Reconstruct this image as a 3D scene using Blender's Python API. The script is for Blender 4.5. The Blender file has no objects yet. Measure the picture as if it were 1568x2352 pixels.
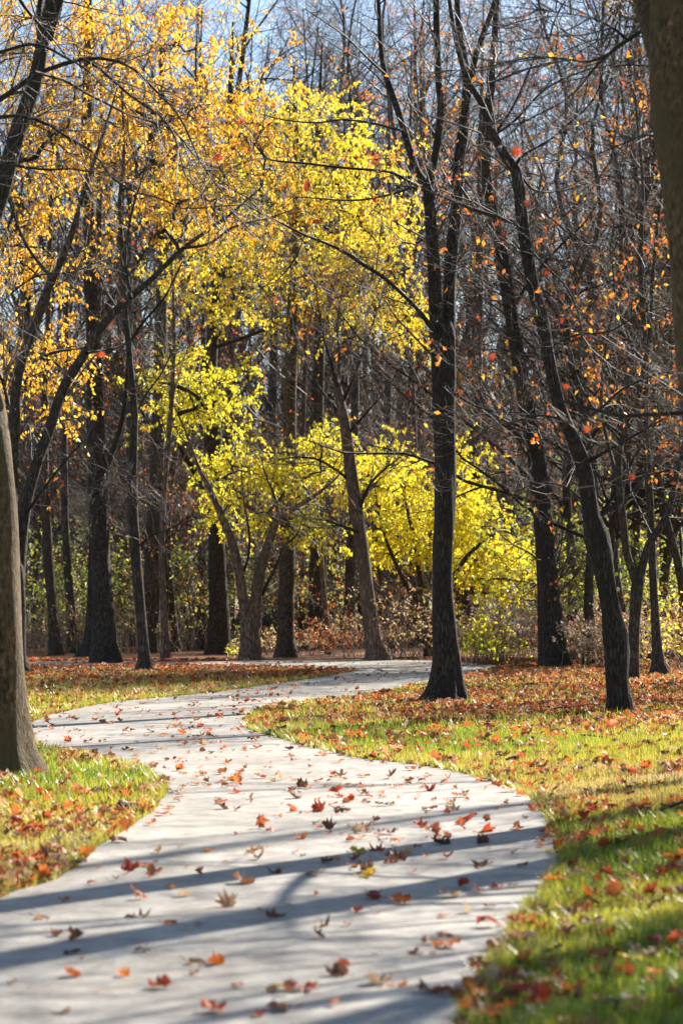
import bpy, math, random
import numpy as np
from mathutils import Vector, Matrix
from mathutils.geometry import tessellate_polygon

random.seed(11)
rng = np.random.default_rng(11)
S = bpy.context.scene
COL = S.collection

# ------------------------------------------------------------------ camera, sky, sun, exposure
F = 85.0 / 36.0 * 2352.0            # focal length in the pixels of a 1568 x 2352 picture
CAM_H = 1.4
PITCH = math.atan(216.0 / F)
cam_data = bpy.data.cameras.new('camera')
cam = bpy.data.objects.new('camera', cam_data)
COL.objects.link(cam)
cam.location = (0, 0, CAM_H)
cam.rotation_euler = (math.pi / 2 + PITCH, 0, 0)
cam_data.sensor_fit = 'VERTICAL'
cam_data.sensor_height = 36.0
cam_data.sensor_width = 24.0
cam_data.lens = 85.0
cam_data.clip_start = 0.1
cam_data.clip_end = 3000.0
cam_data.dof.use_dof = True
cam_data.dof.focus_distance = 31.0
cam_data.dof.aperture_fstop = 3.5
S.camera = cam

SUN_AZ = math.radians(35.0)         # to the right of the view direction
SUN_EL = math.radians(31.0)
world = bpy.data.worlds.new('World')
S.world = world
world.use_nodes = True
wn = world.node_tree
wn.nodes.clear()
sky = wn.nodes.new('ShaderNodeTexSky')
sky.sky_type = 'NISHITA'
sky.sun_disc = False
sky.sun_elevation = SUN_EL
sky.sun_rotation = SUN_AZ
sky.altitude = 200.0
sky.air_density = 1.0
sky.dust_density = 0.4
sky.ozone_density = 1.2
bg = wn.nodes.new('ShaderNodeBackground')
bg.inputs['Strength'].default_value = 0.06
wo = wn.nodes.new('ShaderNodeOutputWorld')
wn.links.new(sky.outputs[0], bg.inputs['Color'])
wn.links.new(bg.outputs[0], wo.inputs['Surface'])

sun_data = bpy.data.lights.new('sun', 'SUN')
sun_data.energy = 5.0
sun_data.angle = math.radians(0.53)
sun_data.color = (1.0, 0.94, 0.84)
sun = bpy.data.objects.new('sun', sun_data)
COL.objects.link(sun)
sun_dir = Vector((math.sin(SUN_AZ) * math.cos(SUN_EL), math.cos(SUN_AZ) * math.cos(SUN_EL), math.sin(SUN_EL)))
sun.rotation_euler = sun_dir.to_track_quat('Z', 'Y').to_euler()
sun.location = sun_dir * 60

S.view_settings.view_transform = 'Standard'
S.view_settings.look = 'None'
S.view_settings.exposure = 1.64
S.view_settings.gamma = 1.0
S.view_settings.use_curve_mapping = False
S.render.engine = 'CYCLES'
S.cycles.use_denoising = True
S.cycles.max_bounces = 8
S.cycles.diffuse_bounces = 3
S.cycles.transmission_bounces = 4
S.cycles.transparent_max_bounces = 4
S.cycles.use_adaptive_sampling = False

# ------------------------------------------------------------------ materials
def node_mat(name):
    m = bpy.data.materials.new(name)
    m.use_nodes = True
    nt = m.node_tree
    nt.nodes.clear()
    return m, nt, nt.nodes.new('ShaderNodeOutputMaterial')

def ramp(nt, stops):
    r = nt.nodes.new('ShaderNodeValToRGB')
    el = r.color_ramp.elements
    while len(el) < len(stops):
        el.new(0.5)
    for e, (p, c) in zip(el, stops):
        e.position = p
        e.color = (c[0], c[1], c[2], 1)
    return r

def noise(nt, vec, scale, detail=4, rough=0.55):
    n = nt.nodes.new('ShaderNodeTexNoise')
    n.inputs['Scale'].default_value = scale
    n.inputs['Detail'].default_value = detail
    n.inputs['Roughness'].default_value = rough
    if vec is not None:
        nt.links.new(vec, n.inputs['Vector'])
    return n

def mapping(nt, scale):
    tc = nt.nodes.new('ShaderNodeTexCoord')
    mp = nt.nodes.new('ShaderNodeMapping')
    mp.inputs['Scale'].default_value = scale
    nt.links.new(tc.outputs['Object'], mp.inputs['Vector'])
    return mp.outputs[0]

def bark_mat(name, dark, light, moss=None, ridge=26.0, bump=1.0, rough=0.85, stretch=0.22, cells=0.9):
    m, nt, out = node_mat(name)
    b = nt.nodes.new('ShaderNodeBsdfPrincipled')
    b.inputs['Roughness'].default_value = rough
    b.inputs['Specular IOR Level'].default_value = 0.25
    v = mapping(nt, (1, 1, stretch))
    n1 = noise(nt, v, ridge, 5, 0.65)
    vo = nt.nodes.new('ShaderNodeTexVoronoi')
    vo.feature = 'DISTANCE_TO_EDGE'
    vo.inputs['Scale'].default_value = ridge * 0.8
    nt.links.new(v, vo.inputs['Vector'])
    mul = nt.nodes.new('ShaderNodeMath'); mul.operation = 'MULTIPLY_ADD'
    nt.links.new(vo.outputs['Distance'], mul.inputs[0])
    mul.inputs[1].default_value = cells
    nt.links.new(n1.outputs[0], mul.inputs[2])
    r = ramp(nt, [(0.38, dark), (0.60, light), (0.78, tuple(min(1, c * 2.4) for c in light))])
    nt.links.new(mul.outputs[0], r.inputs[0])
    col = r.outputs[0]
    v2 = mapping(nt, (1, 1, 0.5))
    n2 = noise(nt, v2, 2.6, 5, 0.7)
    mx = nt.nodes.new('ShaderNodeMix'); mx.data_type = 'RGBA'; mx.blend_type = 'MIX'
    r2 = ramp(nt, [(0.42, (0, 0, 0)), (0.66, (1, 1, 1))])
    nt.links.new(n2.outputs[0], r2.inputs[0])
    nt.links.new(r2.outputs[0], mx.inputs[0])
    nt.links.new(col, mx.inputs[6])
    mc = moss if moss else tuple(c * 0.75 for c in light)
    mx.inputs[7].default_value = (mc[0], mc[1], mc[2], 1)
    nt.links.new(mx.outputs[2], b.inputs['Base Color'])
    bp = nt.nodes.new('ShaderNodeBump')
    bp.inputs['Strength'].default_value = bump
    bp.inputs['Distance'].default_value = 0.03
    nt.links.new(mul.outputs[0], bp.inputs['Height'])
    nt.links.new(bp.outputs[0], b.inputs['Normal'])
    nt.links.new(b.outputs[0], out.inputs[0])
    return m

def twig_mat(name, c, rough=0.45):
    m, nt, out = node_mat(name)
    b = nt.nodes.new('ShaderNodeBsdfPrincipled')
    b.inputs['Roughness'].default_value = rough
    b.inputs['Specular IOR Level'].default_value = 0.3
    n = noise(nt, mapping(nt, (1, 1, 1)), 3.0, 3)
    r = ramp(nt, [(0.35, tuple(x * 0.65 for x in c)), (0.65, tuple(x * 1.3 for x in c))])
    nt.links.new(n.outputs[0], r.inputs[0])
    nt.links.new(r.outputs[0], b.inputs['Base Color'])
    nt.links.new(b.outputs[0], out.inputs[0])
    return m

def leaf_mat(name, stops, trans=0.62, gloss=0.04, attr='tint', vein=False, rough=0.4):
    m, nt, out = node_mat(name)
    if attr == 'tint':
        a = nt.nodes.new('ShaderNodeAttribute'); a.attribute_name = 'tint'
        fac = a.outputs['Fac']
    else:
        a = nt.nodes.new('ShaderNodeObjectInfo')
        n = noise(nt, mapping(nt, (1, 1, 1)), 14.0, 4)
        ad = nt.nodes.new('ShaderNodeMath'); ad.operation = 'MULTIPLY_ADD'
        nt.links.new(n.outputs[0], ad.inputs[0]); ad.inputs[1].default_value = 0.8
        sb = nt.nodes.new('ShaderNodeMath'); sb.operation = 'MULTIPLY_ADD'
        nt.links.new(a.outputs['Random'], sb.inputs[0]); sb.inputs[1].default_value = 0.5; sb.inputs[2].default_value = -0.15
        nt.links.new(sb.outputs[0], ad.inputs[2])
        fac = ad.outputs[0]
    r = ramp(nt, stops)
    nt.links.new(fac, r.inputs[0])
    d = nt.nodes.new('ShaderNodeBsdfDiffuse')
    t = nt.nodes.new('ShaderNodeBsdfTranslucent')
    g = nt.nodes.new('ShaderNodeBsdfGlossy'); g.inputs['Roughness'].default_value = rough
    g.inputs['Color'].default_value = (1, 1, 1, 1)
    nt.links.new(r.outputs[0], d.inputs[0]); nt.links.new(r.outputs[0], t.inputs[0])
    m1 = nt.nodes.new('ShaderNodeMixShader'); m1.inputs[0].default_value = trans
    nt.links.new(d.outputs[0], m1.inputs[1]); nt.links.new(t.outputs[0], m1.inputs[2])
    m2 = nt.nodes.new('ShaderNodeMixShader'); m2.inputs[0].default_value = gloss
    nt.links.new(m1.outputs[0], m2.inputs[1]); nt.links.new(g.outputs[0], m2.inputs[2])
    nt.links.new(m2.outputs[0], out.inputs[0])
    return m

M = {}
M['bark_dark'] = bark_mat('dark ridged bark', (0.007, 0.0055, 0.0045), (0.038, 0.029, 0.023), ridge=34)
M['bark_grey'] = bark_mat('grey brown bark', (0.012, 0.009, 0.007), (0.062, 0.046, 0.035), ridge=28)
M['bark_far'] = bark_mat('far grey bark', (0.014, 0.011, 0.010), (0.060, 0.048, 0.041), ridge=18, bump=0.8)
M['bark_moss'] = bark_mat('mossy brown bark', (0.036, 0.023, 0.012), (0.155, 0.098, 0.05), moss=(0.095, 0.07, 0.028), ridge=30, bump=0.8, stretch=0.45, cells=0.12)
M['bark_tan'] = bark_mat('tan bark', (0.035, 0.024, 0.018), (0.13, 0.088, 0.062), ridge=22)
M['limb'] = twig_mat('limb bark', (0.028, 0.022, 0.017), 0.75)
M['twig'] = twig_mat('grey twig bark', (0.085, 0.066, 0.053), 0.6)
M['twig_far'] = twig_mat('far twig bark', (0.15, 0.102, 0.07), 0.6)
M['stalk'] = twig_mat('dry stalk', (0.26, 0.19, 0.11), 0.6)

GOLD = [(0.0, (0.60, 0.24, 0.02)), (0.3, (0.85, 0.44, 0.03)), (0.65, (0.90, 0.58, 0.05)), (1.0, (0.90, 0.70, 0.08))]
LEMON = [(0.0, (0.85, 0.52, 0.03)), (0.35, (0.90, 0.70, 0.05)), (0.7, (0.88, 0.76, 0.06)), (1.0, (0.58, 0.60, 0.05))]
LIME = [(0.0, (0.85, 0.62, 0.04)), (0.35, (0.90, 0.78, 0.05)), (0.75, (0.82, 0.78, 0.05)), (1.0, (0.52, 0.58, 0.05))]
OLIVE = [(0.0, (0.82, 0.62, 0.10)), (0.5, (0.68, 0.62, 0.10)), (1.0, (0.42, 0.48, 0.06))]
ORANGE = [(0.0, (0.42, 0.06, 0.018)), (0.4, (0.58, 0.16, 0.02)), (0.75, (0.66, 0.29, 0.03)), (1.0, (0.68, 0.46, 0.05))]
RUST = [(0.0, (0.16, 0.06, 0.03)), (0.4, (0.36, 0.08, 0.025)), (0.8, (0.55, 0.13, 0.03)), (1.0, (0.55, 0.30, 0.12))]
GREEN = [(0.0, (0.62, 0.56, 0.08)), (0.4, (0.38, 0.42, 0.06)), (1.0, (0.16, 0.24, 0.04))]
BRUSH = [(0.0, (0.26, 0.11, 0.05)), (0.4, (0.46, 0.26, 0.11)), (0.75, (0.58, 0.44, 0.23)), (1.0, (0.28, 0.30, 0.06))]
SEED = [(0.0, (0.50, 0.38, 0.27)), (1.0, (0.75, 0.64, 0.52))]
M['gold'] = leaf_mat('golden leaves', GOLD)
M['lemon'] = leaf_mat('lemon leaves', LEMON)
M['lime'] = leaf_mat('yellow green leaves', LIME)
M['olive'] = leaf_mat('olive yellow leaves', OLIVE)
M['orange'] = leaf_mat('orange leaves', ORANGE)
M['rust'] = leaf_mat('rust leaves', RUST)
M['green'] = leaf_mat('green shrub leaves', GREEN)
M['brush'] = leaf_mat('dry brush leaves', BRUSH)
M['seed'] = leaf_mat('pale seed heads', SEED, trans=0.4, gloss=0.0)
M['litter'] = leaf_mat('leaf litter', [(0.0, (0.10, 0.045, 0.025)), (0.3, (0.28, 0.09, 0.035)), (0.62, (0.46, 0.10, 0.03)), (0.85, (0.56, 0.17, 0.04)), (1.0, (0.50, 0.34, 0.17))], trans=0.45, gloss=0.035, rough=0.5)
M['red leaf'] = leaf_mat('red leaf', [(0.2, (0.45, 0.045, 0.02)), (0.8, (0.60, 0.10, 0.03))], attr='obj', gloss=0.06)
LEAF_COL = {
    'red': [(0.25, (0.26, 0.045, 0.02)), (0.75, (0.50, 0.08, 0.025))],
    'orange': [(0.25, (0.42, 0.10, 0.02)), (0.75, (0.62, 0.19, 0.035))],
    'brown': [(0.25, (0.10, 0.045, 0.025)), (0.75, (0.24, 0.10, 0.05))],
    'tan': [(0.25, (0.34, 0.19, 0.10)), (0.75, (0.55, 0.38, 0.22))],
    'yellow': [(0.25, (0.60, 0.36, 0.03)), (0.75, (0.75, 0.55, 0.06))],
}
for k, st in LEAF_COL.items():
    M['fallen ' + k] = leaf_mat('fallen %s leaf' % k, st, trans=0.45, gloss=0.03, attr='obj', rough=0.5)

# grass: hue by the blade's own tint
m, nt, out = node_mat('grass blades')
a = nt.nodes.new('ShaderNodeAttribute'); a.attribute_name = 'tint'
r = ramp(nt, [(0.0, (0.07, 0.14, 0.012)), (0.3, (0.24, 0.31, 0.022)), (0.6, (0.46, 0.40, 0.045)), (0.85, (0.46, 0.34, 0.08)), (1.0, (0.48, 0.34, 0.15))])
nt.links.new(a.outputs['Fac'], r.inputs[0])
d = nt.nodes.new('ShaderNodeBsdfDiffuse'); t = nt.nodes.new('ShaderNodeBsdfTranslucent')
g = nt.nodes.new('ShaderNodeBsdfGlossy'); g.inputs['Roughness'].default_value = 0.35
for q in (d, t):
    nt.links.new(r.outputs[0], q.inputs[0])
m1 = nt.nodes.new('ShaderNodeMixShader'); m1.inputs[0].default_value = 0.6
m2 = nt.nodes.new('ShaderNodeMixShader'); m2.inputs[0].default_value = 0.06
nt.links.new(d.outputs[0], m1.inputs[1]); nt.links.new(t.outputs[0], m1.inputs[2])
nt.links.new(m1.outputs[0], m2.inputs[1]); nt.links.new(g.outputs[0], m2.inputs[2])
nt.links.new(m2.outputs[0], out.inputs[0])
M['grass'] = m

# ground: lawn soil near, leaf mould in the woods
m, nt, out = node_mat('lawn soil')
b = nt.nodes.new('ShaderNodeBsdfPrincipled'); b.inputs['Roughness'].default_value = 0.95
b.inputs['Specular IOR Level'].default_value = 0.1
v = mapping(nt, (1, 1, 1))
n1 = noise(nt, v, 0.7, 6, 0.65); n2 = noise(nt, v, 22.0, 5, 0.7)
r1 = ramp(nt, [(0.3, (0.045, 0.06, 0.014)), (0.5, (0.10, 0.10, 0.028)), (0.7, (0.16, 0.12, 0.05))])
r2 = ramp(nt, [(0.3, (0.035, 0.022, 0.014)), (0.5, (0.14, 0.06, 0.028)), (0.7, (0.26, 0.11, 0.045))])
nt.links.new(n1.outputs[0], r1.inputs[0]); nt.links.new(n2.outputs[0], r2.inputs[0])
sx = nt.nodes.new('ShaderNodeSeparateXYZ'); nt.links.new(v, sx.inputs[0])
ad = nt.nodes.new('ShaderNodeMath'); ad.operation = 'MULTIPLY_ADD'
nt.links.new(n1.outputs[0], ad.inputs[0]); ad.inputs[1].default_value = 14.0
nt.links.new(sx.outputs[1], ad.inputs[2])
mr = nt.nodes.new('ShaderNodeMapRange'); mr.inputs[1].default_value = 58.0; mr.inputs[2].default_value = 66.0
nt.links.new(ad.outputs[0], mr.inputs[0])
mx = nt.nodes.new('ShaderNodeMix'); mx.data_type = 'RGBA'
nt.links.new(mr.outputs[0], mx.inputs[0]); nt.links.new(r1.outputs[0], mx.inputs[6]); nt.links.new(r2.outputs[0], mx.inputs[7])
nt.links.new(mx.outputs[2], b.inputs['Base Color'])
bp = nt.nodes.new('ShaderNodeBump'); bp.inputs['Strength'].default_value = 0.8; bp.inputs['Distance'].default_value = 0.03
nt.links.new(n2.outputs[0], bp.inputs['Height']); nt.links.new(bp.outputs[0], b.inputs['Normal'])
nt.links.new(b.outputs[0], out.inputs[0])
M['ground'] = m

# path: pale worn asphalt
m, nt, out = node_mat('pale worn asphalt')
b = nt.nodes.new('ShaderNodeBsdfPrincipled'); b.inputs['Roughness'].default_value = 0.62
b.inputs['Specular IOR Level'].default_value = 0.4
v = mapping(nt, (1, 1, 1))
n1 = noise(nt, v, 0.9, 5, 0.6); n2 = noise(nt, v, 160.0, 3, 0.8); n3 = noise(nt, v, 5.0, 6, 0.7)
r1 = ramp(nt, [(0.3, (0.28, 0.255, 0.22)), (0.7, (0.42, 0.385, 0.335))])
r2 = ramp(nt, [(0.3, (0.72, 0.72, 0.72)), (0.7, (1.2, 1.2, 1.2))])
r3 = ramp(nt, [(0.36, (0.66, 0.62, 0.57)), (0.56, (1, 1, 1))])
nt.links.new(n1.outputs[0], r1.inputs[0]); nt.links.new(n2.outputs[0], r2.inputs[0]); nt.links.new(n3.outputs[0], r3.inputs[0])
mm = nt.nodes.new('ShaderNodeMix'); mm.data_type = 'RGBA'; mm.blend_type = 'MULTIPLY'; mm.inputs[0].default_value = 1
mm2 = nt.nodes.new('ShaderNodeMix'); mm2.data_type = 'RGBA'; mm2.blend_type = 'MULTIPLY'; mm2.inputs[0].default_value = 1
nt.links.new(r1.outputs[0], mm.inputs[6]); nt.links.new(r2.outputs[0], mm.inputs[7])
nt.links.new(mm.outputs[2], mm2.inputs[6]); nt.links.new(r3.outputs[0], mm2.inputs[7])
n4 = noise(nt, v, 28.0, 4, 0.7)
r4 = ramp(nt, [(0.34, (0.80, 0.79, 0.78)), (0.5, (1, 1, 1)), (0.66, (1.08, 1.08, 1.08))])
nt.links.new(n4.outputs[0], r4.inputs[0])
vc = nt.nodes.new('ShaderNodeTexVoronoi'); vc.feature = 'DISTANCE_TO_EDGE'; vc.inputs['Scale'].default_value = 0.42
wv = noise(nt, v, 2.2, 5, 0.7)
wm = nt.nodes.new('ShaderNodeVectorMath'); wm.operation = 'MULTIPLY_ADD'
nt.links.new(wv.outputs['Color'], wm.inputs[0]); wm.inputs[1].default_value = (0.7, 0.7, 0.7); nt.links.new(v, wm.inputs[2])
nt.links.new(wm.outputs[0], vc.inputs['Vector'])
r5 = ramp(nt, [(0.0, (0.45, 0.44, 0.42)), (0.006, (1, 1, 1))])
nt.links.new(vc.outputs['Distance'], r5.inputs[0])
mm3 = nt.nodes.new('ShaderNodeMix'); mm3.data_type = 'RGBA'; mm3.blend_type = 'MULTIPLY'; mm3.inputs[0].default_value = 1
mm4 = nt.nodes.new('ShaderNodeMix'); mm4.data_type = 'RGBA'; mm4.blend_type = 'MULTIPLY'; mm4.inputs[0].default_value = 0.7
nt.links.new(mm2.outputs[2], mm3.inputs[6]); nt.links.new(r4.outputs[0], mm3.inputs[7])
nt.links.new(mm3.outputs[2], mm4.inputs[6]); nt.links.new(r5.outputs[0], mm4.inputs[7])
nt.links.new(mm4.outputs[2], b.inputs['Base Color'])
bp = nt.nodes.new('ShaderNodeBump'); bp.inputs['Strength'].default_value = 0.35; bp.inputs['Distance'].default_value = 0.004
nt.links.new(n2.outputs[0], bp.inputs['Height']); nt.links.new(bp.outputs[0], b.inputs['Normal'])
nt.links.new(b.outputs[0], out.inputs[0])
M['path'] = m

# ------------------------------------------------------------------ geometry helpers
CP, SP = math.cos(PITCH), math.sin(PITCH)
def pix(px, py, Y):
    """point at distance Y in front of the camera seen at pixel (px, py) of the 1568 x 2352 picture"""
    x = (px - 784.0) / F; y = -(py - 1176.0) / F
    dy = CP - y * SP; dz = SP + y * CP
    k = Y / dy
    return np.array((x * k, Y, CAM_H + dz * k))
def gnd(px, py):
    x = (px - 784.0) / F; y = -(py - 1176.0) / F
    dy = CP - y * SP; dz = SP + y * CP
    k = -CAM_H / dz
    return np.array((x * k, dy * k, 0.0))
def proj(p):
    p = np.asarray(p, float)
    X = p[..., 0]; Y = p[..., 1]; Z = p[..., 2] - CAM_H
    d = Y * CP + Z * SP; u = -Y * SP + Z * CP
    return np.stack([784 + F * X / d, 1176 - F * u / d, d], -1)

def unit(v):
    return v / np.maximum(np.linalg.norm(v, axis=-1, keepdims=True), 1e-9)

class Mesh:
    def __init__(self):
        self.v = []; self.f = []; self.t = []; self.n = 0
    def add(self, v, faces, tint=None):
        v = np.asarray(v, float).reshape(-1, 3)
        faces = np.asarray(faces, int)
        self.v.append(v); self.f.append(faces + self.n)
        self.t.append(np.full(len(faces), 0.5) if tint is None else np.broadcast_to(tint, (len(faces),)))
        self.n += len(v)
    def tubes(self, pts, rad, s):
        pts = np.asarray(pts, float); rad = np.asarray(rad, float)
        T, n, _ = pts.shape
        tg = unit(np.gradient(pts, axis=1))
        mean = unit(tg.mean(1))
        ref = np.where((np.abs(mean[:, 2]) > 0.75)[:, None], np.array([1.0, 0.13, 0]), np.array([0.0, 0.1, 1.0]))
        u = unit(np.cross(ref[:, None, :], tg)); w = np.cross(tg, u)
        a = np.linspace(0, 2 * np.pi, s, endpoint=False)
        ring = pts[:, :, None, :] + rad[:, :, None, None] * (np.cos(a)[None, None, :, None] * u[:, :, None, :] + np.sin(a)[None, None, :, None] * w[:, :, None, :])
        i = np.arange(T)[:, None, None] * (n * s); j = np.arange(n - 1)[None, :, None] * s; k = np.arange(s)[None, None, :]
        k2 = (k + 1) % s
        q = np.stack([i + j + k, i + j + k2, i + j + s + k2, i + j + s + k], -1).reshape(-1, 4)
        self.add(ring.reshape(-1, 3), q)
        return self
    def build(self, name, mat, parent=None, origin=(0, 0, 0), smooth=True, tint=False):
        me = self.data(name, mat, origin, smooth, tint)
        o = bpy.data.objects.new(name, me)
        COL.objects.link(o)
        if parent is not None:
            o.parent = parent
        else:
            o.location = origin
        return o
    def data(self, name, mat, origin=(0, 0, 0), smooth=True, tint=False):
        me = bpy.data.meshes.new(name)
        v = np.concatenate(self.v) - np.asarray(origin, float)
        sizes = np.concatenate([np.full(len(f), f.shape[1]) for f in self.f])
        loops = np.concatenate([f.ravel() for f in self.f])
        me.vertices.add(len(v)); me.vertices.foreach_set('co', v.ravel().astype(np.float32))
        me.loops.add(len(loops)); me.loops.foreach_set('vertex_index', loops.astype(np.int32))
        me.polygons.add(len(sizes))
        st = np.concatenate([[0], np.cumsum(sizes)[:-1]])
        me.polygons.foreach_set('loop_start', st.astype(np.int32))
        me.polygons.foreach_set('use_smooth', np.full(len(sizes), smooth))
        if tint:
            at = me.attributes.new('tint', 'FLOAT', 'FACE')
            at.data.foreach_set('value', np.clip(np.concatenate(self.t), 0, 1).astype(np.float32))
        me.update(calc_edges=True)
        me.materials.append(mat)
        return me

def crom(ctrl, n):
    """smooth resample of control rows (any columns) to n rows, evenly by length"""
    c = np.asarray(ctrl, float)
    e = np.vstack([2 * c[0] - c[1], c, 2 * c[-1] - c[-2]])
    out = []
    for i in range(1, len(e) - 2):
        t = np.linspace(0, 1, 12, endpoint=False)[:, None]
        p0, p1, p2, p3 = e[i - 1], e[i], e[i + 1], e[i + 2]
        out.append(0.5 * (2 * p1 + (p2 - p0) * t + (2 * p0 - 5 * p1 + 4 * p2 - p3) * t ** 2 + (3 * p1 - p0 - 3 * p2 + p3) * t ** 3))
    out = np.vstack(out + [c[-1:]])
    L = np.concatenate([[0], np.cumsum(np.linalg.norm(np.diff(out[:, :3], axis=0), axis=1))])
    s = np.linspace(0, L[-1], n)
    return np.stack([np.interp(s, L, out[:, k]) for k in range(out.shape[1])], -1)

def line_px(ctrl, Y, n, dY=0.0, seed_bend=0.0):
    """pixel polyline (px, py, width px) at depth Y -> world points and radii; dY drifts its far end in depth"""
    rows = []
    for i, c in enumerate(ctrl):
        y = Y + dY * i / max(1, len(ctrl) - 1)
        p = pix(c[0], c[1], y)
        rows.append((*p, 0.5 * c[2] / F * y))
    r = crom(rows, n)
    return r[:, :3], np.maximum(r[:, 3], 0.002)

def grow(P0, D0, L, R0, n, wig, grav, taper=0.3):
    N = len(P0)
    pts = np.zeros((N, n + 1, 3)); pts[:, 0] = P0
    d = unit(np.asarray(D0, float)).copy()
    st = (L / n)[:, None]
    for i in range(n):
        d = unit(d + wig * rng.normal(size=(N, 3)) + grav * np.array([0, 0, 1.0]))
        pts[:, i + 1] = pts[:, i] + d * st
    return pts, R0[:, None] * np.linspace(1, taper, n + 1)[None, :]

def spawn(pts, rad, per, tmin, tmax, ang, Lr, rf, rmin, n, wig, grav, up=0.0, taper=0.3):
    T, m, _ = pts.shape
    idx = np.repeat(np.arange(T), per)
    t = rng.uniform(tmin, tmax, len(idx)) * (m - 1)
    i0 = np.minimum(t.astype(int), m - 2); f = (t - i0)[:, None]
    p = pts[idx, i0] * (1 - f) + pts[idx, i0 + 1] * f
    r = rad[idx, i0] * (1 - f[:, 0]) + rad[idx, i0 + 1] * f[:, 0]
    d = unit(pts[idx, i0 + 1] - pts[idx, i0])
    perp = unit(np.cross(d, rng.normal(size=d.shape)))
    perp = unit(perp + np.array([0, 0, up]))
    a = np.radians(rng.normal(ang, 12, len(idx)))[:, None]
    D = np.cos(a) * d + np.sin(a) * perp
    L = rng.uniform(Lr[0], Lr[1], len(idx)) * (1.1 - 0.6 * t / (m - 1))
    R = np.maximum(r * rf * rng.uniform(0.7, 1.1, len(idx)), rmin)
    return grow(p, D, L, R, n, wig, grav, taper)

def sample_on(pts, k, lo=0.2):
    """k random points on each polyline"""
    T, m, _ = pts.shape
    idx = np.repeat(np.arange(T), k)
    t = rng.uniform(lo, 1, len(idx)) * (m - 1)
    i0 = np.minimum(t.astype(int), m - 2); f = (t - i0)[:, None]
    return pts[idx, i0] * (1 - f) + pts[idx, i0 + 1] * f

def leaf_faces(mesh, P, size, tint, hang=1.0, width=0.5):
    """one folded leaf of two faces at each point, drooping from its stalk"""
    N = len(P)
    if N == 0: return
    size = np.broadcast_to(size, (N,))[:, None] * rng.uniform(0.65, 1.25, (N, 1))
    t = unit(rng.normal(size=(N, 3)) * np.array([0.8, 0.8, 0.6]) + np.array([0, 0, -hang]))
    s = unit(np.cross(t, rng.normal(size=(N, 3))))
    nn = np.cross(s, t)
    b = P + rng.normal(size=(N, 3)) * 0.01
    mid = b + t * size * 0.42
    w = size * width * 0.5
    fold = nn * size * rng.uniform(0.02, 0.14, (N, 1))
    tip = b + t * size + nn * size * rng.uniform(-0.25, 0.25, (N, 1))
    v = np.stack([b, mid + s * w + fold, tip, mid - s * w + fold], 1)
    i = np.arange(N)[:, None] * 4
    f = np.concatenate([i + np.array([[0, 1, 2]]), i + np.array([[0, 2, 3]])])
    mesh.add(v.reshape(-1, 3), f, np.concatenate([tint, tint]))

def empty(name, loc, label=None, cat=None, group=None):
    o = bpy.data.objects.new(name, None)
    COL.objects.link(o)
    o.location = loc
    o.empty_display_size = 0.2
    if label: o['label'] = label
    if cat: o['category'] = cat
    if group: o['group'] = group
    return o

def stuff(o):
    o['kind'] = 'stuff'
    return o

def trunk_mesh(pts, rad, sides=18, flare=0.5, fl_h=0.35, knob=0.05, roots=True, cap=True):
    """a trunk: noisy tube that spreads into root buttresses at the foot"""
    n = len(pts)
    seg = np.concatenate([[0], np.cumsum(np.linalg.norm(np.diff(pts, axis=0), axis=1))])
    mean_r = rad[0]
    tg = unit(np.gradient(pts, axis=0))
    u = unit(np.cross(np.array([0.0, 1.0, 0.05]), tg)); w = np.cross(tg, u)
    a = np.linspace(0, 2 * np.pi, sides, endpoint=False)
    ph = rng.uniform(0, 6.28, 8)
    k = rng.integers(4, 7)
    nz = (np.sin(2 * a[None] + seg[:, None] * 1.3 + ph[0]) + np.sin(3 * a[None] - seg[:, None] * 2.1 + ph[1]) * 0.7 + np.sin(5 * a[None] + seg[:, None] * 4.3 + ph[2]) * 0.5
          + np.sin(a[None] + seg[:, None] * 0.6 + ph[3]))
    rr = rad[:, None] * (1 + knob * nz)
    if roots:
        e = np.exp(-seg / fl_h)[:, None]
        rr = rr * (1 + flare * e * (0.75 + 0.45 * np.sin(k * a[None] + ph[4])))
    ring = pts[:, None, :] + rr[:, :, None] * (np.cos(a)[None, :, None] * u[:, None, :] + np.sin(a)[None, :, None] * w[:, None, :])
    m = Mesh()
    j = np.arange(n - 1)[:, None] * sides; kk = np.arange(sides)[None]; k2 = (kk + 1) % sides
    q = np.stack([j + kk, j + k2, j + sides + k2, j + sides + kk], -1).reshape(-1, 4)
    m.add(ring.reshape(-1, 3), q)
    return m

# ------------------------------------------------------------------ ground and path
def in_poly(p, poly):
    x, y = p[:, 0], p[:, 1]
    inside = np.zeros(len(p), bool)
    j = len(poly) - 1
    for i in range(len(poly)):
        xi, yi = poly[i]; xj, yj = poly[j]
        if yi != yj:
            c = ((yi > y) != (yj > y)) & (x < (xj - xi) * (y - yi) / (yj - yi) + xi)
            inside ^= c
        j = i
    return inside

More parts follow.
